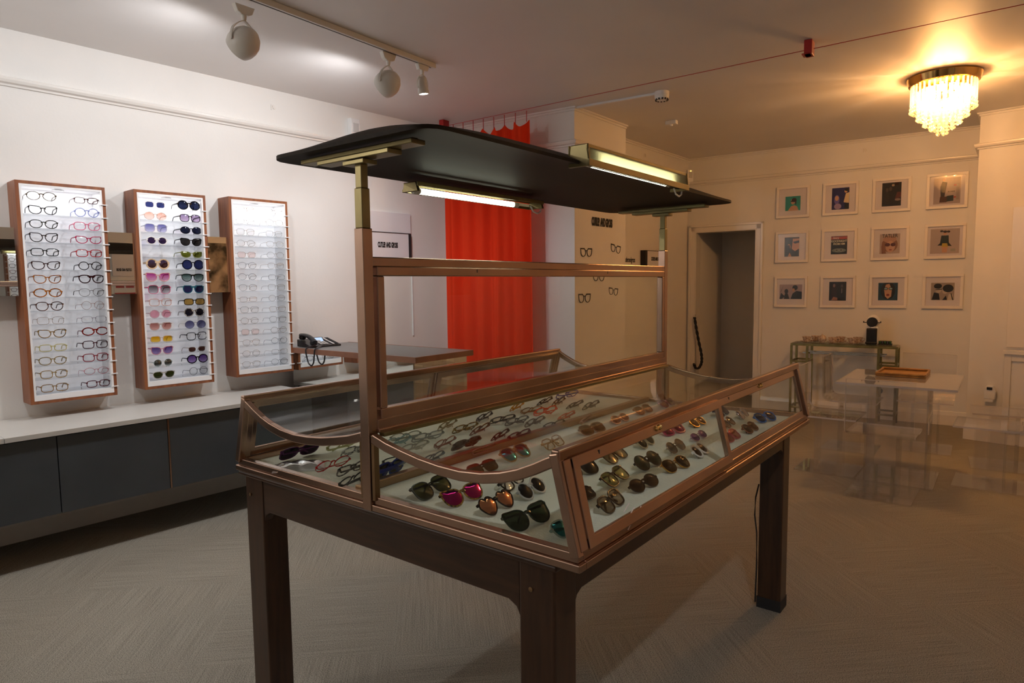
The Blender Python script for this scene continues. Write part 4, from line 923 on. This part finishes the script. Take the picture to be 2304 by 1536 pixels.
t = thing('shop_sign', 'small black and white box sign on the alcove wall', 'sign', (DWp(5.55), 5.55, 1.705), (0, 0, -.022))
MB().box(.002, -.20, -.085, .06, .20, .085).build('board', M_panel, t)
MB().box(.002, -.245, -.087, .062, -.201, .087).build('black_edge', M_blackm, t); MB().box(.002, .201, -.087, .062, .245, .087).build('black_edge', M_blackm, t)
b = MB(); b.box(.002, -.245, .086, .063, .245, .09); b.build('black_edge', M_blackm, t)
lettering('lettering', 'CUTLER AND GROSS', .05, M_ink, t, (.061, .0, .0), (PI/2, 0, PI/2), sx=.50, bold=.0028, depth=.0006, spacing=.95)
# old fixing marks high on walls
for (pt, rz, lab) in ((WA(1.74, .002, 2.772), AR, 'small pale plaster fixing mark above the picture rail, left wall'), ((DWp(5.40)+.002, 5.40, 2.797), -.02, 'small pale plaster fixing mark above the alcove wall rail'), ((.004, BW(.004)-.002, 2.786), -PI/2, 'small pale plaster fixing mark above the framed pictures')):
    t = thing('plaster_rosette', lab, 'wall fixing', pt, (0, 0, rz)); b = MB()
    b.box(-.001, -.018, -.02, .004, -.008, .02); b.box(-.001, .0, -.016, .005, .016, .014, Matrix.Rotation(.5, 4, 'X')); b.box(-.001, -.016, -.004, .004, .014, .004)
    b.build('plaster_lump', M_trim, t, bevel=.002)

# ------------------------------------------------------------ framed pictures
M_frame = pmat('white_picture_frame', (.84, .78, .72), .35)
M_mount = pmat('mount_board', (.76, .71, .74), .7)
M_picg = tmat('picture_glass', (.98, .98, .98), .8, .02)
def ink(h): return pmat('print_'+h, col(h), .6)
def pic(px, pz, label, items, pw=.16, ph=.21, oy=.01, bg='888888', text=()):
    t = thing('framed_picture', label, 'picture', (px, BW(px), pz), (0, 0, ab), 'framed pictures on the back wall')
    w = .17; b = MB()
    for (x0, z0, x1, z1) in ((-w, -w, w, -w+.026), (-w, w-.026, w, w), (-w, -w+.026, -w+.026, w-.026), (w-.026, -w+.026, w, w-.026)): b.box(x0, -.024, z0, x1, -.003, z1)
    b.build('frame', M_frame, t, bevel=.0015)
    MB().box(-w+.02, -.010, -w+.02, w-.02, -.006, w-.02).build('mount', M_mount, t)
    b = MB(); mats = [ink(bg)]; b.box(-pw/2, -.0112, oy-ph/2, pw/2, -.0100, oy+ph/2); lay = 0
    for (h, kind, *a) in items:
        mt = ink(h)
        if mt not in mats: mats.append(mt)
        b.m = mats.index(mt); lay += 1; y = -.0112-.00012*lay
        if kind == 'e':    # ellipse cx cz rx rz
            cx, cz_, rx, rz = a; poly = [(cx+rx*math.cos(2*PI*i/18), y, oy+cz_+rz*math.sin(2*PI*i/18)) for i in range(18)]
        else: poly = [(x, y, oy+z) for x, z in zip(a[0::2], a[1::2])]
        cl = lambda v, m: max(-m, min(m, v))
        poly = [(cl(p[0], pw/2), p[1], oy+cl(p[2]-oy, ph/2)) for p in poly]
        n = len(poly); b.add(poly, [tuple(range(n))])
    pr = b.build('print', mats, t)
    for (body, size, h, tx, tz, sx) in text:
        lettering('lettering', body, size, ink(h), pr, (tx, -.0138, oy+tz), (PI/2, 0, 0), sx=sx, bold=.0006, depth=.0002)
    MB().box(-w+.024, -.0165, -w+.024, w-.024, -.0150, w-.024).build('glazing', M_picg, t)
sk = 'c89878'; dk = '141210'
cx = [-.678, -.208, .260, .730]; cz3 = [2.312, 1.825, 1.333]
pic(cx[0], cz3[0], 'white framed print of a woman in sunglasses against turquoise', [(sk, 'p', -.05, -.08, .06, -.08, .045, -.035, .015, -.02, -.02, -.03), (sk, 'e', .0, .02, .022, .032), ('3c2418', 'e', .012, .036, .026, .022), ('3c2418', 'p', .02, .05, .036, .03, .034, -.02, .024, -.01), (dk, 'e', -.012, .022, .012, .007)], .155, .155, -.015, '2c9c90')
pic(cx[1], cz3[0], 'white framed print of two people in deep violet light', [('6c60b0', 'e', -.035, -.01, .026, .05), (sk, 'e', -.035, .005, .018, .026), ('a088b0', 'e', -.025, -.08, .035, .03), ('e0c8a0', 'p', .03, -.04, .08, -.05, .085, .06, .05, .05), (sk, 'e', .05, .075, .014, .02), (dk, 'e', .058, .088, .02, .014), (dk, 'p', .04, -.11, .085, -.11, .085, -.05, .04, -.05)], .165, .225, .0, '241c5c')
pic(cx[2], cz3[0], 'white framed print of a dark crowded scene with brown frame glasses', [('2c241c', 'p', -.06, -.1, -.02, -.1, -.03, .06, -.055, .05), ('504438', 'e', -.01, .055, .012, .022), ('504438', 'e', -.04, .045, .012, .02), ('a89078', 'e', .012, .09, .013, .012), ('5c2418', 'p', .03, -.05, .085, -.03, .085, .02, .05, .02), ('907868', 'e', .055, -.055, .025, .012)], .17, .235, .005, '18120e')
pic(cx[3], cz3[0], 'white framed magazine page with a man in dark suit standing', [('34302c', 'p', -.05, -.06, -.02, -.06, .0, .08, -.04, .09, -.055, .04), (sk, 'e', -.027, .105, .010, .014), ('4c2c20', 'p', -.06, -.11, .0, -.11, .005, -.055, -.055, -.055), ('20302c', 'p', .0, -.105, .055, -.10, .055, -.045, .0, -.05), ('9c9088', 'p', .05, .06, .10, .055, .10, .062, .05, .067), ('b04040', 'e', .065, .05, .012, .006), ('9c9088', 'p', .075, -.09, .10, -.09, .10, .03, .075, .03), ('b04040', 'e', .065, -.065, .01, .008)], .22, .25, .0, 'b0a0a0', [('BLONDE', .018, '2c2420', .035, -.01, .8)])
pic(cx[0], cz3[1], 'white framed print of two faces close together in sunglasses', [(sk, 'p', .0, -.02, .01, .09, .08, .09, .08, -.02, .05, -.06), ('1c1814', 'p', .01, .055, .08, .07, .08, .045, .03, .035), (sk, 'e', -.03, .0, .018, .032), ('302c20', 'p', .0, -.10, .08, -.10, .08, -.02, .03, -.05), (dk, 'p', -.06, -.10, -.01, -.10, -.02, .02, -.07, .02), (sk, 'p', -.04, -.105, .0, -.105, -.02, -.06)], .15, .21, .0, '34342c')
pic(cx[1], cz3[1], 'white framed newspaper cover headlined GOODNIGHT FROM HIM', [('b05048', 'p', -.077, .062, .077, .062, .077, .09, -.077, .09), ('788074', 'e', 0, -.055, .068, .022), ('c8c8b8', 'e', -.022, -.052, .018, .011), ('c8c8b8', 'e', .022, -.052, .018, .011), ('404438', 'e', -.022, -.052, .015, .008), ('404438', 'e', .022, -.052, .015, .008)], .155, .19, .0, '141812', [('GOODNIGHT', .030, 'e8e4c8', 0, .042, .80), ('FROM HIM', .030, 'e8e4c8', 0, .012, .80), ('Story', .026, 'e8d8c8', -.03, .076, 1.0)])
pic(cx[2], cz3[1], 'white framed TATLER magazine cover with a face in large sunglasses', [('8c6450', 'e', 0, -.01, .072, .075), ('b8907c', 'e', .0, .045, .06, .035), ('c8a088', 'e', .005, -.03, .042, .058), ('5c2c30', 'e', -.02, -.01, .024, .018), ('5c2c30', 'e', .03, -.01, .022, .018), ('8c3c40', 'e', .008, -.062, .014, .006), ('8c6450', 'p', -.07, -.1, -.03, -.1, -.045, -.02, -.075, -.02)], .18, .20, -.005, 'b8a49c', [('TATLER', .050, '2c2420', 0, .078, .80)])
pic(cx[3], cz3[1], 'white framed print of a person in dark green jacket with hair buns', [('28342c', 'p', -.04, -.03, .035, -.03, .03, .055, -.03, .055), ('1c241c', 'p', -.06, -.04, .06, -.05, .03, -.01, -.03, -.01), ('b8a040', 'p', -.025, -.06, .03, -.06, .02, -.02, -.02, -.02), (sk, 'p', -.02, -.11, .02, -.11, .025, -.055, -.02, -.055), (sk, 'e', -.0, .075, .014, .018), ('30201c', 'e', -.028, .098, .014, .01), ('30201c', 'e', .028, .092, .014, .01), ('30201c', 'e', 0, .092, .016, .012), ('9c9c90', 'p', .05, -.1, .09, -.1, .09, -.075, .05, -.075)], .24, .24, .0, 'b4a4a0')
pic(cx[0], cz3[2], 'white framed wide black and white print of two figures outdoors', [(dk, 'p', -.07, -.08, -.01, -.08, -.03, -.02, -.06, -.02), (dk, 'e', -.045, .005, .02, .026), (dk, 'p', .0, -.08, .115, -.08, .115, .0, .06, .01, .02, -.02), (dk, 'e', .045, .045, .028, .028), (sk, 'e', .03, .02, .012, .018), (dk, 'p', -.115, -.08, -.09, -.08, -.06, -.05, -.10, -.01), (dk, 'p', -.082, .05, -.076, .07, -.10, -.0, -.106, -.0)], .235, .16, .0, 'a89498')
pic(cx[1], cz3[2], 'white framed dark print of two people in black clothes', [('301418', 'p', -.07, -.09, -.01, -.09, -.01, .07, -.05, .08), ('8c685c', 'e', -.035, .06, .011, .018), ('504440', 'e', .04, .055, .012, .018), ('7c6c68', 'p', .035, -.02, .045, -.02, .045, .03, .035, .03), ('a87058', 'p', -.06, -.095, .0, -.095, .0, -.07, -.04, -.06)], .165, .20, .005, '0c0808')
pic(cx[2], cz3[2], 'white framed close-up print of a face in glasses, teal hood', [(dk, 'e', 0, .01, .065, .09), (sk, 'p', -.035, .02, -.02, .07, .01, .08, .035, .02, .03, -.05, .0, -.075, -.025, -.05), (dk, 'e', -.02, .03, .02, .015), (dk, 'e', .025, .03, .02, .015), ('90b0b0', 'e', -.02, .03, .014, .009), ('90b0b0', 'e', .025, .03, .014, .009), ('a03828', 'e', .0, -.035, .016, .012), (dk, 'e', .0, -.035, .010, .004)], .175, .18, .0, '104050')
pic(cx[3], cz3[2], 'white framed black and white print of a couple embracing', [(dk, 'p', -.09, -.085, -.02, -.085, -.03, -.02, -.07, -.01), ('c8b8a8', 'e', -.035, .02, .026, .036), (dk, 'e', -.04, .052, .034, .026), (dk, 'p', -.06, .02, -.005, .028, -.005, .018, -.06, .012), ('c8b8a8', 'e', .02, .005, .022, .03), (dk, 'e', .045, .03, .045, .038), (dk, 'p', .0, -.085, .04, -.085, .03, -.04), ('d0c0b0', 'p', .04, -.085, .09, -.085, .085, -.03, .055, -.025), (dk, 'p', .082, -.085, .092, -.085, .075, -.02, .068, -.02)], .195, .17, .0, 'a8988c')

# ------------------------------------------------------------ console table, cups, coffee machine
CZ = .80; M_cb = pmat('console_brass', (.36, .32, .13), .3, 1, col2=(.24, .2, .09), scale=10)
t = thing('console_table', 'narrow brass framed glass console table against the back wall', 'console table', (-.55, 6.16, 0), (0, 0, ab))
Lx, Ly = .965, .27
b = MB()
for (p, q) in (((0, 0), (Lx, 0)), ((Lx, 0), (Lx, Ly)), ((Lx, Ly), (0, Ly)), ((0, Ly), (0, 0))): b.bar((*p, CZ-.012), (*q, CZ-.012), .022, .022)
b.build('top_frame', M_cb, t, bevel=.002)
for (x, y) in ((0, 0), (Lx, 0), (0, Ly), (Lx, Ly), (.155, 0), (Lx-.155, 0), (.155, Ly), (Lx-.155, Ly)): MB().box(x-.011, y-.011, 0, x+.011, y+.011, CZ-.02).build('leg', M_cb, t, bevel=.002)
b = MB()
for x0, x1 in ((0, .155), (Lx-.155, Lx)):
    for zz in (CZ-.19, .12):
        for y in (0, Ly): MB().bar((x0+.011, y, zz), (x1-.011, y, zz), .018, .018).build('stretcher', M_cb, t, bevel=.002)
        for x in (x0, x1): MB().bar((x, .011, zz), (x, Ly-.011, zz), .018, .018).build('stretcher', M_cb, t, bevel=.002)
b = MB(); 
for y in (.05, Ly-.04): b.bar((.10, y, CZ-.10), (Lx-.10, y, CZ-.10), .012, .012)
for x in (.10, Lx-.10): b.bar((x, .05, CZ-.17), (x, .05, CZ-.10), .012, .012)
b.build('chrome_rail', M_chrome, t)
MB().box(.004, .004, CZ-.001, Lx-.004, Ly-.004, CZ+.006).build('glass_top', M_glass, t)
MC_ = Matrix.Translation((-.55, 6.16, 0)) @ Matrix.Rotation(ab, 4, 'Z')
def onc(x, y): v = MC_ @ Vector((x, y, CZ+.0065)); return (v.x, v.y, v.z)
def cup(x, y, lab, ha=0):
    t = thing('teacup', lab, 'cup', onc(x, y), (0, 0, ha), 'patterned china teacups on the console table')
    MB().lathe([(0, 0), (.03, .001), (.062, .012), (.066, .014), (.06, .011), (.03, .004), (.0, .004)], 28).build('saucer', M_china, t, smooth=True)
    MB().lathe([(0, .005), (.022, .005), (.024, .010), (.036, .03), (.043, .055), (.045, .062), (.042, .062), (.035, .035), (.02, .012), (0, .010)], 28).build('bowl', M_china, t, smooth=True)
    MB().tube(smoothpath([(.040, 0, .052), (.062, 0, .05), (.064, 0, .032), (.046, 0, .022), (.034, 0, .024)], 4), .003, 6, up=(0, 1, 0)).build('handle', M_china, t, smooth=True)
for (x, y, l) in ((.135, .068, 'front row, leftmost, near the console end'), (.20, .205, 'back row, leftmost'), (.385, .068, 'front row, middle, right of the sugar bowl'), (.44, .205, 'back row, middle'), (.565, .068, 'front row, rightmost'), (.60, .205, 'back row, nearest the coffee machine')):
    cup(x, y, 'floral china cup and saucer on the console, '+l, .4)
t = thing('sugar_bowl', 'lidded floral china sugar bowl between the teacups on the console', 'sugar bowl', onc(.275, .13))
MB().lathe([(0, 0), (.025, .001), (.03, .01), (.042, .03), (.040, .05), (.034, .058), (0, .058)], 28).build('bowl', M_china, t, smooth=True)
MB().lathe([(.035, .058), (.028, .072), (.008, .078), (.007, .082), (.010, .088), (0, .092)], 28).build('lid', M_china, t, smooth=True)
t = thing('coffee_machine', 'small black and white capsule coffee machine on the console table', 'coffee machine', onc(.735, .12), (0, 0, .1))
MB().box(-.045, -.06, 0, .045, .10, .012).build('base', M_black, t, bevel=.004)
b = MB(); b.box(-.058, -.02, .004, .058, .10, .182); b.build('body', M_white, t, bevel=.01)
MB().box(-.048, -.055, .012, .048, -.011, .165).build('front_panel', M_black, t, bevel=.008)
MB().box(-.052, -.085, .01, .052, -.055, .03).build('drip_tray', M_black, t, bevel=.004)
T = Matrix.Translation((0, .02, .225)) @ Matrix.Rotation(PI/2, 4, 'X')
MB().lathe([(0, -.075), (.044, -.07), (.060, -.04), (.060, .03), (.056, .040), (0, .045)], 28, (0, 0, 0), T @ Matrix.Translation((.010, .012, 0))).build('head', M_white, t, smooth=True)
MB().lathe([(0, .046), (.05, .046), (.05, .055), (.046, .062), (0, .064)], 28, (0, 0, 0), T).build('brew_face', M_black, t, smooth=True)
b = MB()
for s in (-1, 1): b.bar((s*.046, -.03, .222), (s*.075, -.03, .222), .012, .008); b.box(min(s*.07, s*.08), -.038, .218, max(s*.07, s*.08), -.022, .236)
b.build('lever', M_black, t, bevel=.002)
MB().box(-.01, -.04, .165, .03, .06, .185).build('neck', M_white, t, bevel=.004)
t = thing('capsule_rack', 'low rack of coffee capsules right of the coffee machine', 'rack', onc(.855, .13), (0, 0, .1))
MB().box(-.06, -.045, 0, .06, .045, .012).build('tray', M_blackm, t, bevel=.002)
caps = [pmat('capsule_%d' % i, c, .3, .6) for i, c in enumerate(((.05, .12, .05), (.3, .1, .03), (.08, .08, .1), (.35, .28, .1)))]
for i in range(5):
    for j in range(3): MB().lathe([(.010, 0), (.013, .02), (.010, .026), (.0, .028)], 12, (-.045+i*.022, -.028+j*.028, .0125)).build('capsule', caps[(i*2+j) % 4], t, smooth=True)
# cable and plug under the console
b = MB(); b.tube(smoothpath([onc(.80, .22)[:2]+(.70,), onc(.80, .24)[:2]+(.62,), onc(.785, .25)[:2]+(.52,), onc(.79, .29)[:2]+(.42,), onc(.795, .33)[:2]+(.33,)]), .004, 6)
t = thing('power_plug', 'black plug and cable on the back wall beneath the console table', 'plug', (0, 0, 0))
b.build('cable', M_blackm, t, smooth=True)
pw = onc(.795, .32); MB().lathe([(0, -.02), (.028, -.02), (.03, 0), (.026, .03), (0, .032)], 18, (0, 0, 0), Matrix.Translation((pw[0], BW(pw[0])-.034, .30)) @ Matrix.Rotation(PI/2, 4, 'X')).build('plug', M_blackm, t, smooth=True)

# ------------------------------------------------------------ acrylic table and chairs
def panel(bld, poly, d): return bld.prism(poly, d)
t = thing('acrylic_table', 'square clear acrylic dining table below the chandelier holding a bamboo tray', 'table', (.70, 4.37, 0), (0, 0, .02))
MB().box(-.36, -.42, .722, .36, .42, .737).build('table_top', M_acr_t if 'M_acr_t' in globals() else M_acr, t, bevel=.002)
b = MB(); b.box(-.19, -.17, .016, .19, -.158, .72); b.box(-.19, .158, .016, .19, .17, .72); b.box(-.19, -.158, .016, -.178, .158, .72); b.box(.178, -.158, .016, .19, .158, .72); b.build('pedestal', M_acr, t, bevel=.0015)
MB().box(-.24, -.26, .002, .24, .26, .015).build('base_plate', M_acr, t, bevel=.002)
b = MB()
for (x0, y0, x1, y1) in ((-.36, -.424, .36, -.420), (-.36, .42, .36, .424), (-.364, -.424, -.36, .424), (.36, -.424, .364, .424)): b.box(x0, y0, .722, x1, y1, .737)
b.build('polished_edge', M_acr_e, t)
def chair(loc, rz, lab):
    t = thing('acrylic_chair', lab, 'chair', loc, (0, 0, rz), 'clear acrylic chairs around the acrylic table')
    # bent sheet: back + seat, front faces -y (seat edge), back at +y
    th = .012; pts = [(-.21, .43), (.14, .43)]
    for k in range(1, 8): a = -PI/2+PI/2*k/8; pts.append((.14+.06*math.cos(a), .49+.06*math.sin(a)))
    pts.append((.205, .80))
    b = MB(); b.sweep([(0, y, z) for y, z in pts], [(-.20, -th/2), (.20, -th/2), (.20, th/2), (-.20, th/2)], up=(0, 0, 1)); b.build('bent_seat_and_back', M_acr, t)
    b = MB(); b.sweep([(0, y, z) for y, z in pts[:2]], [(-.2035, -th/2), (-.2005, -th/2), (-.2005, th/2), (-.2035, th/2)]); b.sweep([(0, y, z) for y, z in pts], [(.2005, -th/2), (.2035, -th/2), (.2035, th/2), (.2005, th/2)])
    b.box(-.2, -.214, .424, .2, -.2102, .436); b.box(-.2, .199, .8001, .2, .211, .8035); b.build('polished_edge', M_acr_e, t)
    b = MB(); b.box(-.10, -.09, .0125, -.09, .09, .423); b.box(.09, -.09, .0125, .10, .09, .423); b.box(-.09, .08, .0125, .09, .09, .423); b.build('pedestal', M_acr, t)
    MB().box(-.2, -.21, .002, .2, .21, .012).build('base_plate', M_acr, t, bevel=.0015)
chair((.24, 4.33, 0), PI/2, 'clear acrylic chair on the near left of the acrylic table, next to display case')
chair((.24, 5.12, 0), PI/2+.03, 'clear acrylic chair on the far left, in front of the console table')
chair((.67, 3.88, 0), PI, 'clear acrylic chair tucked under the camera side of the acrylic table')
chair((.75, 5.46, 0), .05, 'clear acrylic chair behind the acrylic table, by the back wall')
chair((1.24, 4.53, 0), -PI/2, 'clear acrylic chair right of the acrylic table, nearer one')
chair((1.30, 5.15, 0), -PI/2+.1, 'clear acrylic chair right of the acrylic table, farther one by the pier')
# bamboo tray
t = thing('bamboo_tray', 'rectangular brown bamboo tray lying on the acrylic table', 'tray', (.675, 4.76, .7375), (0, 0, .02))
t.location = (.68, 4.60, .7375)
MB().box(-.15, -.17, .002, .15, .17, .008).build('woven_base', M_bamboo, t)
for (p, q) in (((-.155, -.18), (.155, -.18)), ((-.155, .18), (.155, .18)), ((-.155, -.18), (-.155, .18)), ((.155, -.18), (.155, .18))):
    b = MB(); b.tube([(*p, .008), (*q, .008)], .008, 8); b.tube([(*p, .022), (*q, .022)], .008, 8); b.build('bamboo_rim', M_bamboo, t, smooth=True)

# ------------------------------------------------------------ chandelier
t = thing('chandelier', 'lit tiered crystal flush chandelier with brass ring on the ceiling', 'chandelier', (.86, 4.60, H))
t.scale = (.93, .93, 1.0)
MB().lathe([(.12, -.0005), (.245, -.0005), (.25, -.01), (.235, -.055), (.225, -.06), (.222, -.05), (.23, -.012), (.12, -.008)], 64).build('brass_ring', pmat('polished_brass', (.75, .45, .15), .12, 1), t, smooth=True)
M_crys = tmat('lit_crystal', (.95, .90, .80), 2.4, .03, (1, .96, .9), .17, ior=1.6)
translucent(M_crys)
def drop_mesh(L):
    b = MB(); b.lathe([(.002, 0), (.0085, -.004), (.0085, -L+.04), (.003, -L+.03)], 6)
    for dz, r in ((.030, .0135), (.006, .016)): b.lathe([(.0, -L+dz), (r*.7, -L+dz-.005), (r, -L+dz-.012), (r*.7, -L+dz-.019), (.0, -L+dz-.024)], 8)
    return b
for (r, z0, L, n) in ((.212, -.055, .175, 36), (.165, -.09, .195, 26), (.12, -.145, .185, 18), (.075, -.20, .165, 11), (.032, -.25, .15, 5)):
    first = None
    for k in range(n):
        a = 2*PI*k/n
        if first is None: first = o = drop_mesh(L).build('crystal_drop', M_crys, t)
        else: o = first.copy(); COL.objects.link(o)
        o.location = (r*math.cos(a), r*math.sin(a), z0); o.rotation_euler = (0, 0, a)
b = MB()
for (r, z0) in ((.165, -.088), (.12, -.138), (.075, -.188), (.032, -.228)):
    b.tube([(r*math.cos(2*PI*k/32), r*math.sin(2*PI*k/32), z0) for k in range(32)], .003, 6, closed=True)
for k in range(4):
    a = PI/2*k; b.bar((.21*math.cos(a), .21*math.sin(a), -.055), (.03*math.cos(a), .03*math.sin(a), -.23), .004, .004)
b.build('crystal_carrier', M_gold, t)
for k in range(6):
    a = k*PI/3+PI/6
    MB().lathe([(.004, .03), (.012, .01), (.016, -.01), (.010, -.03), (0, -.034)], 14, (.10*math.cos(a), .10*math.sin(a), -.09)).build('bulb', emat('warm_bulb', (1, .62, .30), 90), t, smooth=True)

# ------------------------------------------------------------ pier items, rope
pd = Vector((.2995, -.0509)).normalized(); pa = math.atan2(pd.y, pd.x)
def PP(s, d, z): n = Vector((pd.y, -pd.x)); v = Vector(pP1)+pd*s+n*d; return (v.x, v.y, z)
t = thing('built_in_cupboard', 'white panelled built-in cupboard with ledge at the right edge', 'cupboard', PP(.27, 0, 0), (0, 0, pa))
MB().box(.0, -.03, .14, 1.2, -.001, .80).build('carcass', M_wall, t)
b = MB(); b.box(.0, -.045, .14, .05, -.03, .80); b.box(.55, -.045, .14, .65, -.03, .80); b.box(.05, -.045, .74, 1.2, -.03, .80); b.box(.05, -.045, .14, 1.2, -.03, .22); b.build('face_frame', M_trim, t, bevel=.003)
MB().box(-.012, -.065, .80, 1.2, -.001, .835).build('ledge', M_trim, t, bevel=.003)
t = thing('white_wall_panel', 'large plain white panel on the pier above the built-in cupboard', 'panel', PP(.272, 0, 0), (0, 0, pa))
MB().box(.0, -.02, .86, .9, -.001, 2.06).build('board', M_trim, t, bevel=.002)
t = thing('thermostat', 'white wall thermostat with black top on the pier by the cupboard', 'thermostat', PP(.175, 0, .44), (0, 0, pa))
b = MB(); b.prism([(-.04, -.001, -.05), (.04, -.001, -.05), (.045, -.001, .02), (.025, -.001, .07), (-.025, -.001, .07), (-.045, -.001, .02)], (0, -.045, 0)); b.build('housing', M_white, t, bevel=.006)
MB().box(-.020, -.052, .035, .020, -.046, .058).build('display', M_black, t)
MB().box(-.03, -.05, -.075, .03, -.001, -.051).build('connector', M_white, t, bevel=.003)
t = thing('barrier_rope', 'black twisted barrier rope hanging from a hook at the doorway', 'rope', (-1.735, 6.45, 0))
MB().tube([(-.01, .03, 1.06), (-.008, .0, 1.05), (-.004, -.012, 1.02)], .008, 8).build('hook', M_chrome, t, smooth=True)
path = smoothpath([(-.004, -.012, 1.03), (.02, -.012, .90), (.05, -.01, .75), (.085, -.01, .60), (.09, -.01, .50), (.06, -.01, .43), (.02, -.01, .42), (-.005, -.01, .47)], 8)
b = MB()
for ph in (0, PI): b.tube([Vector(p)+Vector((.007*math.cos(ph+i*.9), .007*math.sin(ph+i*.9), 0)) for i, p in enumerate(path)], .012, 8, up=(0, 1, .01))
b.build('rope', M_black, t, smooth=True)
